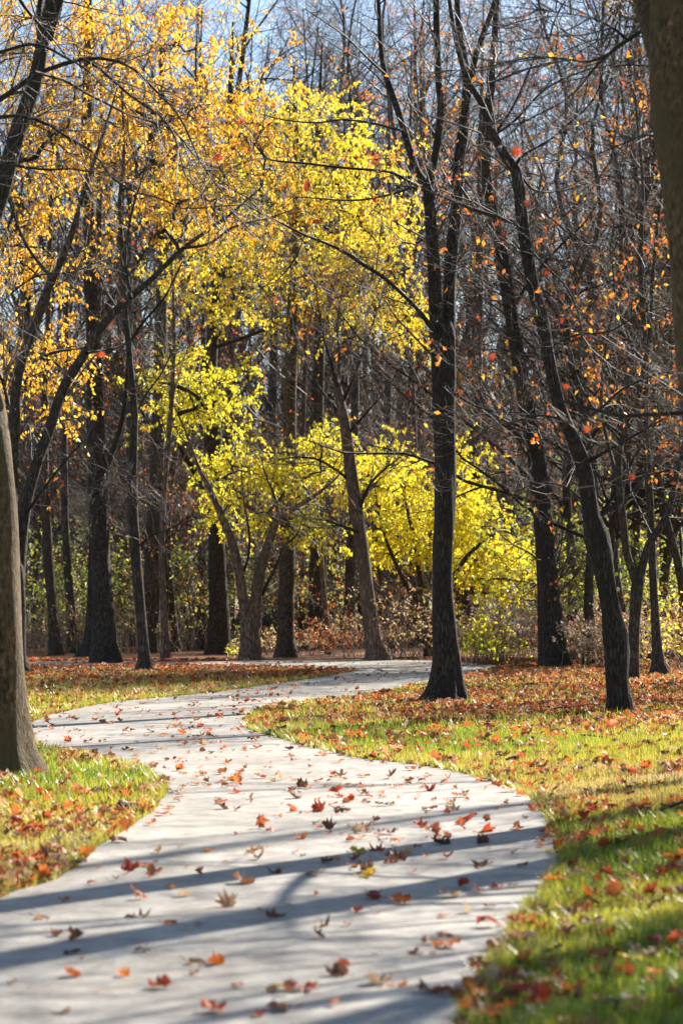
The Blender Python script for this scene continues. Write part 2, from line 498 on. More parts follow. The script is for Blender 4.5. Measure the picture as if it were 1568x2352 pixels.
LEFT = [(-1650, 2750), (-730, 2352), (0, 2066), (130, 2022), (250, 1934), (335, 1880), (376, 1832), (380, 1806), (350, 1782), (290, 1762), (210, 1743), (130, 1727), (82, 1712),
        (62, 1690), (68, 1665), (110, 1646), (150, 1636), (250, 1616), (400, 1601), (520, 1588), (620, 1573), (720, 1559), (795, 1547), (812, 1541), (770, 1538),
        (650, 1535), (540, 1532), (400, 1531), (250, 1532), (60, 1534), (-150, 1537), (-500, 1545)]
RIGHT = [(-500, 1530), (-150, 1525), (60, 1523), (250, 1522), (400, 1521), (540, 1519), (800, 1515), (1000, 1519), (1100, 1525), (1150, 1533), (1100, 1545), (1000, 1568), (930, 1585), (800, 1605),
         (650, 1621), (590, 1638), (560, 1660), (575, 1678), (620, 1692), (700, 1715), (800, 1739), (900, 1753), (1000, 1766), (1100, 1789), (1190, 1822), (1240, 1862),
         (1276, 1945), (1276, 2005), (1232, 2060), (1190, 2112), (1150, 2180), (1110, 2240), (1078, 2290), (1050, 2352), (900, 2750)]
edge = crom([(*gnd(*p), 0) for p in LEFT + RIGHT], 520)[:, :2]
s_ = np.arange(len(edge))
nrm = np.gradient(edge, axis=0); nrm = unit(np.stack([-nrm[:, 1], nrm[:, 0]], -1))
edge = edge + nrm * (0.008 * np.sin(s_ * 0.9) + 0.008 * np.sin(s_ * 2.3 + 1) + 0.008 * rng.normal(size=len(edge)))[:, None]
PATH = edge

tri = tessellate_polygon([[Vector((p[0], p[1], 0)) for p in edge]])
me_ = Mesh()
top = np.column_stack([edge, np.full(len(edge), 0.012)])
bot = np.column_stack([edge, np.full(len(edge), -0.06)])
k_ = np.arange(len(edge)); k2_ = (k_ + 1) % len(edge)
tri = np.array(tri)
me_.add(np.vstack([top, bot]), tri)
me_.n = 0
me_.f.append(np.stack([k_ + len(edge), k2_ + len(edge), k2_, k_], -1)); me_.t.append(np.full(len(edge), 0.5))
path = me_.build('path', M['path'], smooth=False)
path['kind'] = 'structure'

gm = Mesh()
gm.add([(-700, -60, 0), (700, -60, 0), (700, 1400, 0), (-700, 1400, 0)], [(0, 1, 2, 3)])
ground = gm.build('ground', M['ground'], smooth=False)
ground['kind'] = 'structure'

def wave(x, y, f, ph):
    return (np.sin(x * f + ph) * np.cos(y * f * 0.8 + ph * 1.7) + 0.6 * np.sin(x * f * 2.1 - y * f * 1.7 + ph * 2.3) + 0.4 * np.cos(x * f * 4.3 + y * f * 3.7 + ph)) / 2.0

def lawn_points(n, y0, y1, pad=0.6):
    y = y0 * (y1 / y0) ** rng.uniform(0, 1, n) if False else rng.uniform(y0, y1, n)
    half = 784 / F * y * 1.12 + pad
    x = rng.uniform(-1, 1, n) * half
    p = np.stack([x, y], -1)
    return p[~in_poly(p, PATH)]

def litter_density(x, y):
    """how much of the lawn the leaves cover"""
    right = np.clip((y - 22) / 9, 0, 1) * np.clip((x + 0.6) / 1.5, 0, 1)
    left_far = np.clip((y - 42) / 6, 0, 1) * (x < 1)
    near = 0.25 + 0.22 * wave(x, y, 0.9, 1.3)
    edge_l = 0.45 * (x < -1) * np.clip((17 - y) / 3, 0, 1)
    return np.clip(np.maximum.reduce([right * 0.85, left_far * 0.95, near + edge_l]), 0.06, 1)

# grass
gr = Mesh()
def grass(n, y0, y1, hgt, wid, seg):
    p = lawn_points(n, y0, y1)
    x, y = p[:, 0], p[:, 1]
    green = wave(x, y, 0.55, 0.4) + 0.5 * wave(x, y, 1.6, 2.2)
    keep = rng.uniform(size=len(p)) < np.clip(1.15 - 0.75 * litter_density(x, y) + 0.3 * green, 0.1, 1)
    keep &= y < 53 + 2 * wave(x, y, 0.7, 3)
    p = p[keep]; x, y = p[:, 0], p[:, 1]; green = green[keep]
    N = len(p)
    tint = 0.66 - 0.36 * green + rng.normal(0, 0.14, N) + 0.05 * np.clip((y - 30) / 10, 0, 1)
    lush = np.exp(-((y - 24.5) / 2.4) ** 2) * np.exp(-((x - 0.9) / 1.6) ** 2) + np.exp(-((y - 8.6) / 1.6) ** 2) * (x > 0.2) + 0.8 * np.exp(-((y - 20) / 2) ** 2) * (x < -1) + 0.6 * np.exp(-((y - 12.5) / 1.8) ** 2) * (x > 0)
    tint = tint - 0.4 * lush
    base = np.column_stack([x, y, np.zeros(N)])
    az = rng.uniform(0, 2 * np.pi, N)
    h = hgt * rng.uniform(0.5, 1.35, N) * (1 + 0.25 * np.clip(green, -1, 1)) * (1 + 0.75 * np.clip(wave(x, y, 5.2, 1.1) + 0.6 * wave(x, y, 11.0, 0.3), -0.6, 1.2))
    side = np.stack([np.cos(az), np.sin(az), np.zeros(N)], -1) * (wid * rng.uniform(0.7, 1.3, N))[:, None] * 0.5
    lean = np.stack([-np.sin(az), np.cos(az), np.zeros(N)], -1) * (h * rng.uniform(-0.9, 0.9, N))[:, None]
    up = np.array([0, 0, 1.0])
    tipv = base + lean + up * h[:, None]
    if seg == 1:
        v = np.stack([base - side, base + side, tipv], 1)
        i = np.arange(N)[:, None] * 3
        gr.add(v.reshape(-1, 3), i + np.array([[0, 1, 2]]), tint)
    else:
        midp = base + lean * 0.3 + up * (h * 0.6)[:, None]
        v = np.stack([base - side, base + side, midp - side * 0.75, midp + side * 0.75, tipv], 1)
        i = np.arange(N)[:, None] * 5
        f = np.concatenate([i + np.array([[0, 1, 3]]), i + np.array([[0, 3, 2]]), i + np.array([[2, 3, 4]])])
        gr.add(v.reshape(-1, 3), f, np.concatenate([tint] * 3))
grass(150000, 7.2, 16, 0.055, 0.0055, 2)
grass(165000, 16, 28, 0.06, 0.0098, 1)
grass(140000, 28, 56, 0.065, 0.02, 1)
# longer blades that hang over the rim of the path
i_e = rng.integers(0, len(PATH), 60000)
e_p = PATH[i_e] + rng.normal(0, 0.05, (60000, 2))
e_ok = ~in_poly(e_p, PATH) & (e_p[:, 1] > 7.2) & (e_p[:, 1] < 48) & (wave(e_p[:, 0], e_p[:, 1], 2.4, 0.7) > -0.5)
e_p = e_p[e_ok]
e_n = len(e_p)
e_az = rng.uniform(0, 2 * np.pi, e_n); e_h = 0.07 * rng.uniform(0.5, 1.5, e_n); e_w = np.where(e_p[:, 1] < 20, 0.006, 0.013)
e_b = np.column_stack([e_p, np.zeros(e_n)])
e_s = np.stack([np.cos(e_az), np.sin(e_az), np.zeros(e_n)], -1) * (e_w * 0.5)[:, None]
e_t = e_b + np.stack([-np.sin(e_az), np.cos(e_az), np.zeros(e_n)], -1) * (e_h * rng.uniform(0.2, 1.2, e_n))[:, None] + np.array([0, 0, 1.0]) * e_h[:, None]
gr.add(np.stack([e_b - e_s, e_b + e_s, e_t], 1).reshape(-1, 3), np.arange(e_n)[:, None] * 3 + np.array([[0, 1, 2]]), np.clip(rng.normal(0.6, 0.22, e_n), 0, 1))
go = gr.build('grass', M['grass'], smooth=False, tint=True)
stuff(go)

# ------------------------------------------------------------------ trees traced from the photograph
LANDMARKS = []          # (base px, short phrase) for placing the background trees in words
def make_tree(name, label, Y, trunk, bark='bark_dark', stems=(), limbs=(), twig=None, leaves=None, cat='tree', group=None, flare=0.5, sides=18, short=None, knob=0.05, twig_mat_='twig'):
    base = gnd(trunk[0][0], 1392 + 0) if False else None
    tp, tr = line_px(trunk, Y, 44)
    base = np.array([tp[0, 0], tp[0, 1], 0.0])
    tp = tp.copy()
    tp[0, 2] = -0.05
    root = empty(name, base, label, cat, group)
    trunk_mesh(tp, tr, sides, flare, knob=knob).build('trunk', M[bark], root, base)
    lp, lr = [], []
    for st in stems:
        p, r = line_px(st['c'], Y, 40, st.get('dY', 0.0))
        trunk_mesh(p, r, 12, roots=False, knob=0.04).build('stem', M[bark], root, base)
        lp.append(crom(np.column_stack([p, r]), 24)[:, :3]); lr.append(crom(np.column_stack([p, r]), 24)[:, 3])
    for st in limbs:
        p, r = line_px(st['c'], Y, 24, st.get('dY', 0.0))
        mm_ = Mesh(); mm_.tubes(p[None], r[None], 8)
        mm_.build('branch', M['limb'], root, base)
        lp.append(p); lr.append(r)
    tips = None
    tw = twig or {}
    if tw:
        if not tw.get('no_trunk'):
            t0 = tw.get('trunk_from', 0.45)
            n0 = int(t0 * 43)
            seg = crom(np.column_stack([tp[n0:], tr[n0:]]), 24)
            lp.append(seg[:, :3]); lr.append(seg[:, 3])
        P, R = np.array(lp), np.array(lr)
        mt = Mesh()
        a = spawn(P, R, tw.get('n1', 10), 0.12, 1.0, tw.get('a1', 55), tw.get('L1', (0.8, 2.2)), 0.38, 0.006, 5, 0.16, tw.get('g1', 0.05), up=0.1)
        a = (a[0], np.minimum(a[1], tw.get('rmax', 0.02)))
        mt.tubes(*a, 4)
        b = spawn(*a, tw.get('n2', 5), 0.15, 1.0, 48, tw.get('L2', (0.4, 1.1)), 0.6, 0.0032, 4, 0.2, 0.06)
        mt.tubes(*b, 3)
        c = spawn(*b, tw.get('n3', 3), 0.2, 1.0, 45, tw.get('L3', (0.15, 0.5)), 0.7, 0.0022, 3, 0.22, 0.08, taper=0.5)
        mt.tubes(*c, 3)
        stuff(mt.build('twigs', M[twig_mat_], root, base))
        tips = c[0]
    if leaves and tips is not None:
        ml = Mesh()
        k = leaves['n']
        na = len(a[0]); grp = np.arange(len(tips)) // (tw.get('n3', 3) * tw.get('n2', 5))
        ok_ = np.isin(grp, rng.choice(na, max(1, int(na * 0.3)), replace=False))
        pool = np.where(ok_)[0]
        sel = rng.choice(pool, k)
        pp = sample_on(tips[sel], leaves.get('per', 1), 0.2)
        if 'cut' in leaves:
            pp = pp[leaves['cut'](proj(pp))]
        leaf_faces(ml, pp, leaves.get('size', 0.1), rng.uniform(0, 1, len(pp)), hang=0.9, width=0.6)
        stuff(ml.build('leaves', M[leaves['mat']], root, base, tint=True, smooth=False))
    if short:
        LANDMARKS.append((trunk[0][0], short))
    root['depth_'] = Y
    return root, (np.array(lp).reshape(-1, 3) if lp else tp), base

def crown(root, base, attach, blobs, n, per, size, mat, Y, twigs_per=4, width=0.5, single=0, twl=(0.4, 1.15), tint=lambda q: rng.uniform(0, 1, len(q))):
    """leafy crown: a branching skeleton grown from the tree's limbs into the blobs, with sprays of leaves on it"""
    ws = np.array([b[4] for b in blobs], float); ws /= ws.sum()
    cs = []
    for b, kk in zip(blobs, np.round(ws * n).astype(int)):
        q = np.clip(rng.normal(0, 0.52, size=(kk, 3)), -1.35, 1.35)
        for e in q:
            y = Y + b[5] * e[1] if len(b) > 5 else Y + 2.5 * e[1]
            cs.append(pix(b[0] + b[2] * e[0], b[1] + b[3] * e[2], y))
    cs = np.array(cs)
    A = np.asarray(attach); owner = np.full(len(A), -1)
    d0 = np.array([np.min(np.linalg.norm(A - c, axis=1)) for c in cs])
    order = np.argsort(d0)
    brs, par = [], []
    for ci in order:
        c = cs[ci]
        dv = c - A
        cost = np.linalg.norm(dv, axis=1) + 0.6 * np.maximum(0, -dv[:, 2])
        k = int(np.argmin(cost))
        a = A[k]; L = np.linalg.norm(c - a)
        midp = (a + c) / 2 + np.array([0, 0, 0.14 * L]) + rng.normal(size=3) * 0.07 * L
        t = np.linspace(0, 1, 7)[:, None]
        pts = (1 - t) ** 2 * a + 2 * t * (1 - t) * midp + t ** 2 * c
        pts[1:-1] += rng.normal(size=(5, 3)) * 0.02 * L
        par.append(owner[k]); brs.append(pts)
        A = np.vstack([A, pts[2:]]); owner = np.concatenate([owner, np.full(5, len(brs) - 1)])
    cnt = np.ones(len(brs))
    for i in range(len(brs) - 1, -1, -1):
        if par[i] >= 0: cnt[par[i]] += cnt[i]
    B = np.array(brs)
    r0 = 0.0065 * np.sqrt(cnt)
    R = r0[:, None] * np.linspace(1, 0.45, 7)[None]
    mb = Mesh(); mb.tubes(B, R, 5)
    stuff(mb.build('branches', M['limb'], root, base))
    tw = spawn(B, R, twigs_per, 0.35, 1.0, 50, twl, 0.5, 0.003, 4, 0.2, -0.14)
    mt = Mesh(); mt.tubes(*tw, 3)
    stuff(mt.build('twigs', M['twig'], root, base))
    P = sample_on(tw[0], per, 0.1)
    ml = Mesh()
    if single:
        # the leaves that show largest as parts of their own: one shared folded leaf mesh
        pr = proj(P)
        vis = (pr[:, 0] > 0) & (pr[:, 0] < 1568) & (pr[:, 1] > 0)
        cand = np.where(vis)[0]
        near = cand[np.argsort(pr[cand, 2])[: single * 3]]
        pick = rng.choice(near, min(single, len(near)), replace=False)
        proto = []
        for i in range(4):
            q = Mesh(); leaf_faces(q, np.zeros((1, 3)), size * 1.15, np.array([rng.uniform(0.15, 0.85)]), 1.0, width)
            proto.append(q.data('leaf', M[mat], smooth=False, tint=True))
        for i in pick:
            o = bpy.data.objects.new('leaf', proto[random.randrange(4)])
            COL.objects.link(o)
            o.parent = root
            o.location = P[i] - base
            o.rotation_euler = (random.gauss(0, 0.25), random.gauss(0, 0.25), random.uniform(0, 6.28))
            o.scale = (random.uniform(0.8, 1.2),) * 3
        P = np.delete(P, pick, axis=0)
    leaf_faces(ml, P, size, tint(P), hang=1.5, width=width)
    stuff(ml.build('leaves', M[mat], root, base, tint=True, smooth=False))

# nearest pair: mossy trunks at the two edges of the picture
t_left, att, b_ = make_tree('mossy_tree', 'thick mossy brown trunk on the grass beside the path, cut by the left picture edge', 20.0,
    [(2, 1786, 150), (0, 1740, 128), (-2, 1600, 116), (-6, 1400, 112), (-14, 1200, 112), (-34, 1000, 108), (-58, 880, 104), (-84, 760, 100), (-140, 520, 92), (-190, 250, 80), (-230, -60, 66), (-250, -500, 40), (-250, -900, 12)], 'bark_moss',
    limbs=[dict(c=[(-215, 330, 22), (-110, 270, 16), (0, 230, 13), (50, 192, 12), (115, 157, 11), (165, 143, 10), (210, 133, 9), (270, 140, 8), (310, 160, 7), (340, 190, 6.5), (365, 215, 6), (400, 250, 5.5), (430, 300, 5), (450, 350, 4.5), (470, 390, 4), (500, 425, 3.5), (520, 460, 3), (545, 515, 2)], dY=1.5),
           dict(c=[(195, 138, 7), (225, 155, 7), (260, 185, 6.5), (300, 220, 6), (345, 250, 5.5), (372, 270, 5), (400, 310, 4.5), (415, 360, 4), (430, 410, 3.5), (470, 450, 3), (520, 520, 2)], dY=-1.0),
           dict(c=[(-220, 200, 18), (-100, 140, 12), (0, 120, 9), (65, 102, 8), (110, 110, 7), (150, 132, 6), (200, 160, 4), (240, 200, 3), (280, 230, 2)], dY=-1.5),
           dict(c=[(80, 165, 8), (115, 175, 7.5), (150, 185, 7), (200, 215, 6.5), (250, 240, 6), (300, 265, 5.5), (345, 278, 5), (400, 300, 4.5), (440, 350, 4), (490, 400, 3), (560, 450, 2.5), (650, 470, 2)], dY=2.0),
           dict(c=[(-190, 360, 18), (-90, 300, 12), (0, 270, 9.5), (30, 265, 9), (65, 270, 8), (110, 285, 7.5), (150, 312, 7), (200, 340, 6.5), (225, 360, 6), (245, 395, 5.5), (280, 425, 5), (320, 445, 4.5), (370, 455, 4), (420, 480, 3.5), (480, 475, 3), (560, 470, 2)], dY=0.5),
           dict(c=[(-160, 450, 14), (-80, 410, 10), (0, 388, 7.5), (30, 380, 7), (65, 385, 6.5), (115, 390, 6), (165, 388, 4.5), (230, 400, 3)], dY=-0.5),
           dict(c=[(-110, 760, 10), (-50, 730, 7), (0, 700, 5.5), (25, 675, 5), (65, 645, 4.5), (100, 630, 4), (165, 625, 3), (230, 600, 2)], dY=1.0),
           dict(c=[(20, 930, 9), (8, 880, 7), (-10, 840, 5)], dY=0.0),
           dict(c=[(-225, -60, 22), (-120, -110, 15), (0, -60, 11), (60, 20, 8), (95, 60, 6), (130, 100, 4), (160, 140, 3)], dY=1.0)],
    twig=dict(n1=15, n2=4, n3=3, L1=(0.35, 1.3), L2=(0.2, 0.6), L3=(0.08, 0.3), a1=42, g1=-0.02, no_trunk=True, rmax=0.008),
    short='left mossy tree', flare=0.45, sides=24)

t_right, _, _ = make_tree('mossy_tree', 'thick olive brown trunk filling the upper right corner, its foot outside the picture', 17.0,
    [(1690, 1850, 160), (1688, 1800, 146), (1675, 1600, 136), (1655, 1200, 132), (1632, 950, 130), (1612, 784, 126), (1596, 600, 124), (1580, 425, 124), (1562, 280, 126), (1552, 150, 118), (1552, 40, 112), (1560, -200, 100), (1580, -600, 70), (1600, -1100, 20)], 'bark_moss',
    stems=[dict(c=[(1530, 170, 60), (1500, 90, 52), (1482, 30, 46), (1462, -60, 42), (1420, -300, 34), (1400, -600, 20)], dY=0.8)],
    limbs=[dict(c=[(1690, -70, 22), (1620, -15, 17), (1568, 16, 14), (1530, 36, 12.5), (1490, 59, 11.5), (1450, 86, 10), (1420, 106, 9), (1390, 130, 7.5), (1365, 155, 6), (1330, 200, 4), (1290, 235, 3.5), (1240, 260, 3), (1180, 290, 2)], dY=0.6),
           dict(c=[(1395, 128, 6), (1350, 142, 5), (1290, 135, 4.5), (1220, 132, 4), (1135, 150, 3), (1084, 157, 2.5), (1020, 165, 2)], dY=1.0),
           dict(c=[(1440, 92, 7), (1400, 60, 5), (1350, 40, 4), (1290, 30, 3), (1220, 20, 2)], dY=-0.6),
           dict(c=[(1520, 320, 8), (1480, 310, 5), (1430, 330, 4), (1380, 350, 3), (1320, 372, 2)], dY=1.0),
           dict(c=[(1625, -200, 40), (1750, -420, 30), (1900, -600, 20), (2050, -700, 8)], dY=-2.0),
           dict(c=[(1600, -300, 36), (1400, -560, 24), (1200, -700, 14), (1000, -760, 6)], dY=-3.0),
           dict(c=[(1650, 900, 30), (1800, 700, 22), (1950, 560, 14), (2050, 500, 6)], dY=-1.5)],
    twig=dict(n1=14, n2=5, n3=3, L1=(0.4, 1.5), L2=(0.2, 0.7), L3=(0.1, 0.35), a1=42, no_trunk=True, rmax=0.01), short='right mossy trunk', flare=0.4, sides=24)

# main forked tree
main, att_main, b_main = make_tree('forked_tree', 'dark upright tree by the path bend whose trunk forks into three tall stems', 35.0,
    [(1025, 1612, 60), (1027, 1590, 56), (1027, 1520, 54), (1021, 1434, 52), (1016, 1334, 48), (1016, 1259, 49), (1021, 1184, 50), (1022, 1034, 49), (1018, 909, 52), (1015, 820, 54), (1014, 770, 56), (1014, 735, 40)], 'bark_dark',
    stems=[dict(c=[(1010, 800, 40), (1003, 740, 33), (999, 690, 30), (996, 625, 29), (987, 500, 27), (982, 435, 24), (990, 400, 20), (1004, 325, 18), (1012, 250, 17), (1006, 175, 16), (1002, 75, 15), (1000, -60, 13), (995, -300, 9), (990, -500, 3)], dY=-0.8),
           dict(c=[(1022, 800, 40), (1030, 745, 33), (1032, 650, 31), (1041, 550, 30), (1049, 475, 28), (1054, 375, 26), (1064, 300, 24), (1070, 225, 20), (1068, 150, 18), (1056, 75, 16), (1049, 0, 14), (1045, -200, 10), (1050, -450, 3)], dY=0.8),
           dict(c=[(984, 445, 22), (970, 412, 20), (954, 385, 18), (931, 310, 16), (916, 260, 15), (891, 190, 14), (876, 125, 12), (869, 0, 10), (860, -200, 6), (855, -350, 2)], dY=1.5),
           dict(c=[(1062, 300, 18), (1066, 260, 16), (1080, 190, 15), (1094, 120, 13), (1130, 20, 11), (1160, -80, 8), (1200, -250, 3)], dY=-1.2)],
    limbs=[dict(c=[(1003, 768, 14), (985, 745, 12), (960, 712, 10), (934, 685, 9.5), (884, 640, 9), (834, 608, 8.5), (784, 575, 8), (740, 555, 7), (700, 540, 6), (650, 515, 5.5), (600, 490, 4), (560, 468, 3), (500, 440, 2)], dY=-4.0),
           dict(c=[(978, 432, 8), (944, 420, 7.5), (910, 400, 7), (874, 392, 6.5), (784, 385, 6), (700, 375, 5.5), (625, 368, 4.5), (605, 352, 3.5), (595, 330, 2.5), (580, 300, 2)], dY=-3.0),
           dict(c=[(985, 440, 7), (950, 430, 6), (920, 440, 6), (890, 448, 5.5), (840, 458, 5), (784, 460, 4), (720, 455, 3), (660, 452, 2)], dY=2.0),
           dict(c=[(925, 302, 6), (914, 298, 6), (849, 282, 5), (784, 275, 4.5), (725, 282, 4), (650, 275, 3), (600, 262, 2)], dY=2.5),
           dict(c=[(884, 170, 6), (840, 130, 5), (800, 90, 4), (760, 60, 3), (700, 20, 2)], dY=-2.0),
           dict(c=[(1047, 905, 6), (1084, 929, 5), (1134, 944, 4), (1209, 949, 2)], dY=-1.5),
           dict(c=[(1056, 430, 8), (1084, 470, 7), (1110, 500, 4), (1130, 540, 3)], dY=-1.0),
           dict(c=[(1008, 330, 8), (985, 290, 6), (960, 270, 5), (940, 220, 4), (930, 150, 3)], dY=1.2),
           dict(c=[(1068, 180, 8), (1120, 190, 6), (1180, 170, 5), (1240, 150, 3), (1290, 160, 2)], dY=2.0),
           dict(c=[(850, 618, 5), (830, 650, 4), (826, 690, 3), (834, 730, 2)], dY=-1.0),
           dict(c=[(700, 540, 5), (680, 590, 4), (640, 640, 3), (600, 660, 2)], dY=-1.0)],
    twig=dict(n1=12, n2=6, n3=3, L1=(0.5, 2.1), L2=(0.3, 0.9), L3=(0.12, 0.4), a1=48, no_trunk=True, rmax=0.012),
    leaves=dict(n=420, mat='orange', size=0.085), short='forked tree', knob=0.06, flare=1.05, sides=28)

lean, _, b_lean = make_tree('leaning_tree', 'slim dark tree with a knotted bulge, leaning left up from the leaf strewn right bank', 31.3,
    [(1428, 1640, 46), (1426, 1620, 42), (1419, 1560, 45), (1418, 1500, 54), (1413, 1462, 55), (1404, 1410, 41), (1391, 1334, 40), (1382, 1280, 50), (1373, 1238, 56), (1358, 1180, 38), (1344, 1084, 36), (1324, 1024, 34), (1289, 949, 32), (1269, 874, 31), (1257, 814, 30), (1244, 740, 31), (1224, 660, 28), (1209, 575, 27), (1197, 500, 27), (1189, 425, 25), (1176, 380, 24), (1149, 345, 21), (1124, 290, 19), (1107, 240, 17), (1084, 205, 15), (1064, 160, 13), (1040, 60, 10), (1020, -100, 7), (1010, -250, 2)], 'bark_dark',
    limbs=[dict(c=[(1197, 514, 13), (1170, 508, 11), (1144, 500, 10), (1084, 480, 8.5), (1040, 462, 7), (1000, 445, 5), (960, 432, 4), (900, 425, 2)], dY=1.5),
           dict(c=[(1352, 1058, 10), (1414, 1024, 7), (1484, 984, 5.5), (1568, 939, 4), (1640, 920, 2)], dY=-1.2),
           dict(c=[(1326, 1010, 9), (1339, 969, 7.5), (1384, 934, 6.5), (1429, 894, 5.5), (1509, 859, 4), (1580, 850, 2)], dY=1.5),
           dict(c=[(1180, 388, 9), (1199, 358, 7), (1264, 320, 5.5), (1309, 280, 5), (1344, 250, 4.5), (1369, 215, 4), (1380, 180, 3), (1385, 140, 2)], dY=-1.0),
           dict(c=[(1132, 312, 7), (1184, 275, 5.5), (1234, 220, 5), (1284, 185, 4), (1349, 160, 3), (1400, 150, 2)], dY=1.0),
           dict(c=[(1193, 400, 7), (1224, 435, 5.5), (1274, 440, 4.5), (1334, 425, 4), (1400, 400, 2)], dY=1.8),
           dict(c=[(1205, 560, 6), (1250, 610, 5), (1300, 660, 4), (1330, 730, 3), (1340, 800, 2)], dY=-1.0),
           dict(c=[(1256, 800, 6), (1320, 770, 5), (1400, 760, 4), (1470, 720, 3), (1540, 700, 2)], dY=1.0),
           dict(c=[(1228, 680, 6), (1180, 640, 4), (1130, 620, 3), (1080, 600, 2)], dY=-1.5),
           dict(c=[(1300, 965, 6), (1240, 955, 4), (1170, 970, 3), (1100, 985, 2)], dY=-1.0),
           dict(c=[(1360, 1170, 6), (1300, 1120, 4), (1240, 1110, 3), (1180, 1130, 2)], dY=1.0)],
    twig=dict(n1=13, n2=6, n3=3, L1=(0.45, 1.9), L2=(0.25, 0.8), L3=(0.1, 0.38), a1=50, trunk_from=0.45, rmax=0.011),
    leaves=dict(n=380, mat='orange', size=0.085), short='leaning knotted tree', knob=0.085, flare=0.6, sides=24)

twin, _, _ = make_tree('twin_trunk_tree', 'broad dark trunk split down its foot, standing in brush right of the forked tree', 54.4,
    [(1280, 1536, 62), (1274, 1500, 56), (1264, 1384, 50), (1256, 1284, 46), (1240, 1134, 42), (1230, 1034, 40), (1219, 984, 38), (1194, 859, 35), (1175, 740, 33), (1159, 625, 30), (1144, 550, 28), (1129, 480, 26), (1116, 400, 24), (1120, 250, 20), (1130, 180, 17), (1140, 0, 12), (1150, -150, 4)], 'bark_dark',
    stems=[dict(c=[(1251, 1536, 34), (1249, 1480, 29), (1244, 1384, 24), (1239, 1284, 20), (1232, 1180, 14)], dY=0.5)],
    limbs=[dict(c=[(1170, 720, 10), (1220, 640, 8), (1290, 560, 6), (1350, 500, 4), (1400, 400, 2)], dY=2),
           dict(c=[(1135, 510, 9), (1080, 430, 7), (1040, 380, 5), (1000, 300, 3)], dY=2),
           dict(c=[(1120, 330, 8), (1180, 240, 6), (1230, 120, 4), (1260, 20, 2)], dY=-2),
           dict(c=[(1232, 1050, 8), (1190, 1000, 6), (1130, 960, 4), (1080, 940, 2)], dY=-2),
           dict(c=[(1200, 890, 8), (1270, 820, 6), (1330, 740, 4), (1400, 640, 2)], dY=2)],
    twig=dict(n1=11, n2=5, n3=4, L1=(0.8, 2.8), L2=(0.5, 1.4), L3=(0.25, 0.7), trunk_from=0.35, rmax=0.02), leaves=dict(n=520, mat='orange', size=0.1),
    short='twin trunk', flare=0.15)

multi, _, _ = make_tree('multi_stem_tree', 'grey tree dividing low into spreading stems, just behind the leaning knotted tree', 45.0,
    [(1452, 1566, 30), (1453, 1530, 27), (1456, 1434, 26), (1462, 1354, 27), (1464, 1320, 26), (1462, 1300, 20)], 'bark_grey',
    stems=[dict(c=[(1461, 1340, 24), (1450, 1305, 20), (1438, 1270, 18), (1429, 1184, 17), (1419, 1084, 15), (1427, 1009, 14), (1459, 934, 13), (1479, 834, 12), (1489, 784, 11), (1500, 600, 8), (1520, 420, 5), (1530, 300, 2)], dY=-1),
           dict(c=[(1466, 1335, 22), (1486, 1259, 18), (1524, 1194, 17), (1544, 1134, 15), (1554, 1084, 14), (1566, 1040, 12), (1590, 900, 9), (1600, 750, 5)], dY=1),
           dict(c=[(1425, 1130, 12), (1400, 1040, 10), (1380, 930, 8), (1390, 800, 6), (1410, 680, 4), (1400, 560, 2)], dY=1.5)],
    limbs=[dict(c=[(1422, 1110, 7), (1470, 1095, 6), (1530, 1080, 5), (1568, 1060, 3)], dY=1), dict(c=[(1430, 1000, 7), (1380, 960, 5), (1330, 880, 3), (1310, 800, 2)], dY=2)],
    twig=dict(n1=12, n2=5, n3=4, L1=(0.6, 2.0), L2=(0.4, 1.1), L3=(0.2, 0.5), no_trunk=True, rmax=0.014), leaves=dict(n=560, mat='orange', size=0.1),
    short='multi stem grey tree', flare=0.3)

make_tree('slim_tree', 'slim brown tree with spreading surface roots at the far right, on the leaf covered bank', 48.0,
    [(1513, 1556, 30), (1511, 1530, 23), (1505, 1434, 21), (1499, 1334, 19), (1494, 1234, 18), (1488, 1100, 17), (1480, 950, 15), (1482, 800, 13), (1470, 620, 11), (1475, 420, 8), (1460, 250, 5), (1455, 120, 2)], 'bark_grey',
    limbs=[dict(c=[(1490, 1000, 6), (1530, 940, 5), (1568, 900, 3)], dY=1), dict(c=[(1482, 850, 6), (1440, 780, 4), (1390, 740, 2)], dY=-1), dict(c=[(1478, 700, 6), (1520, 620, 4), (1560, 560, 2)], dY=1)],
    twig=dict(n1=16, n2=5, n3=4, L1=(0.7, 2.2), L2=(0.4, 1.1), L3=(0.2, 0.5), trunk_from=0.3, rmax=0.014), leaves=dict(n=500, mat='orange', size=0.1), short='slim tree with surface roots', flare=0.9)

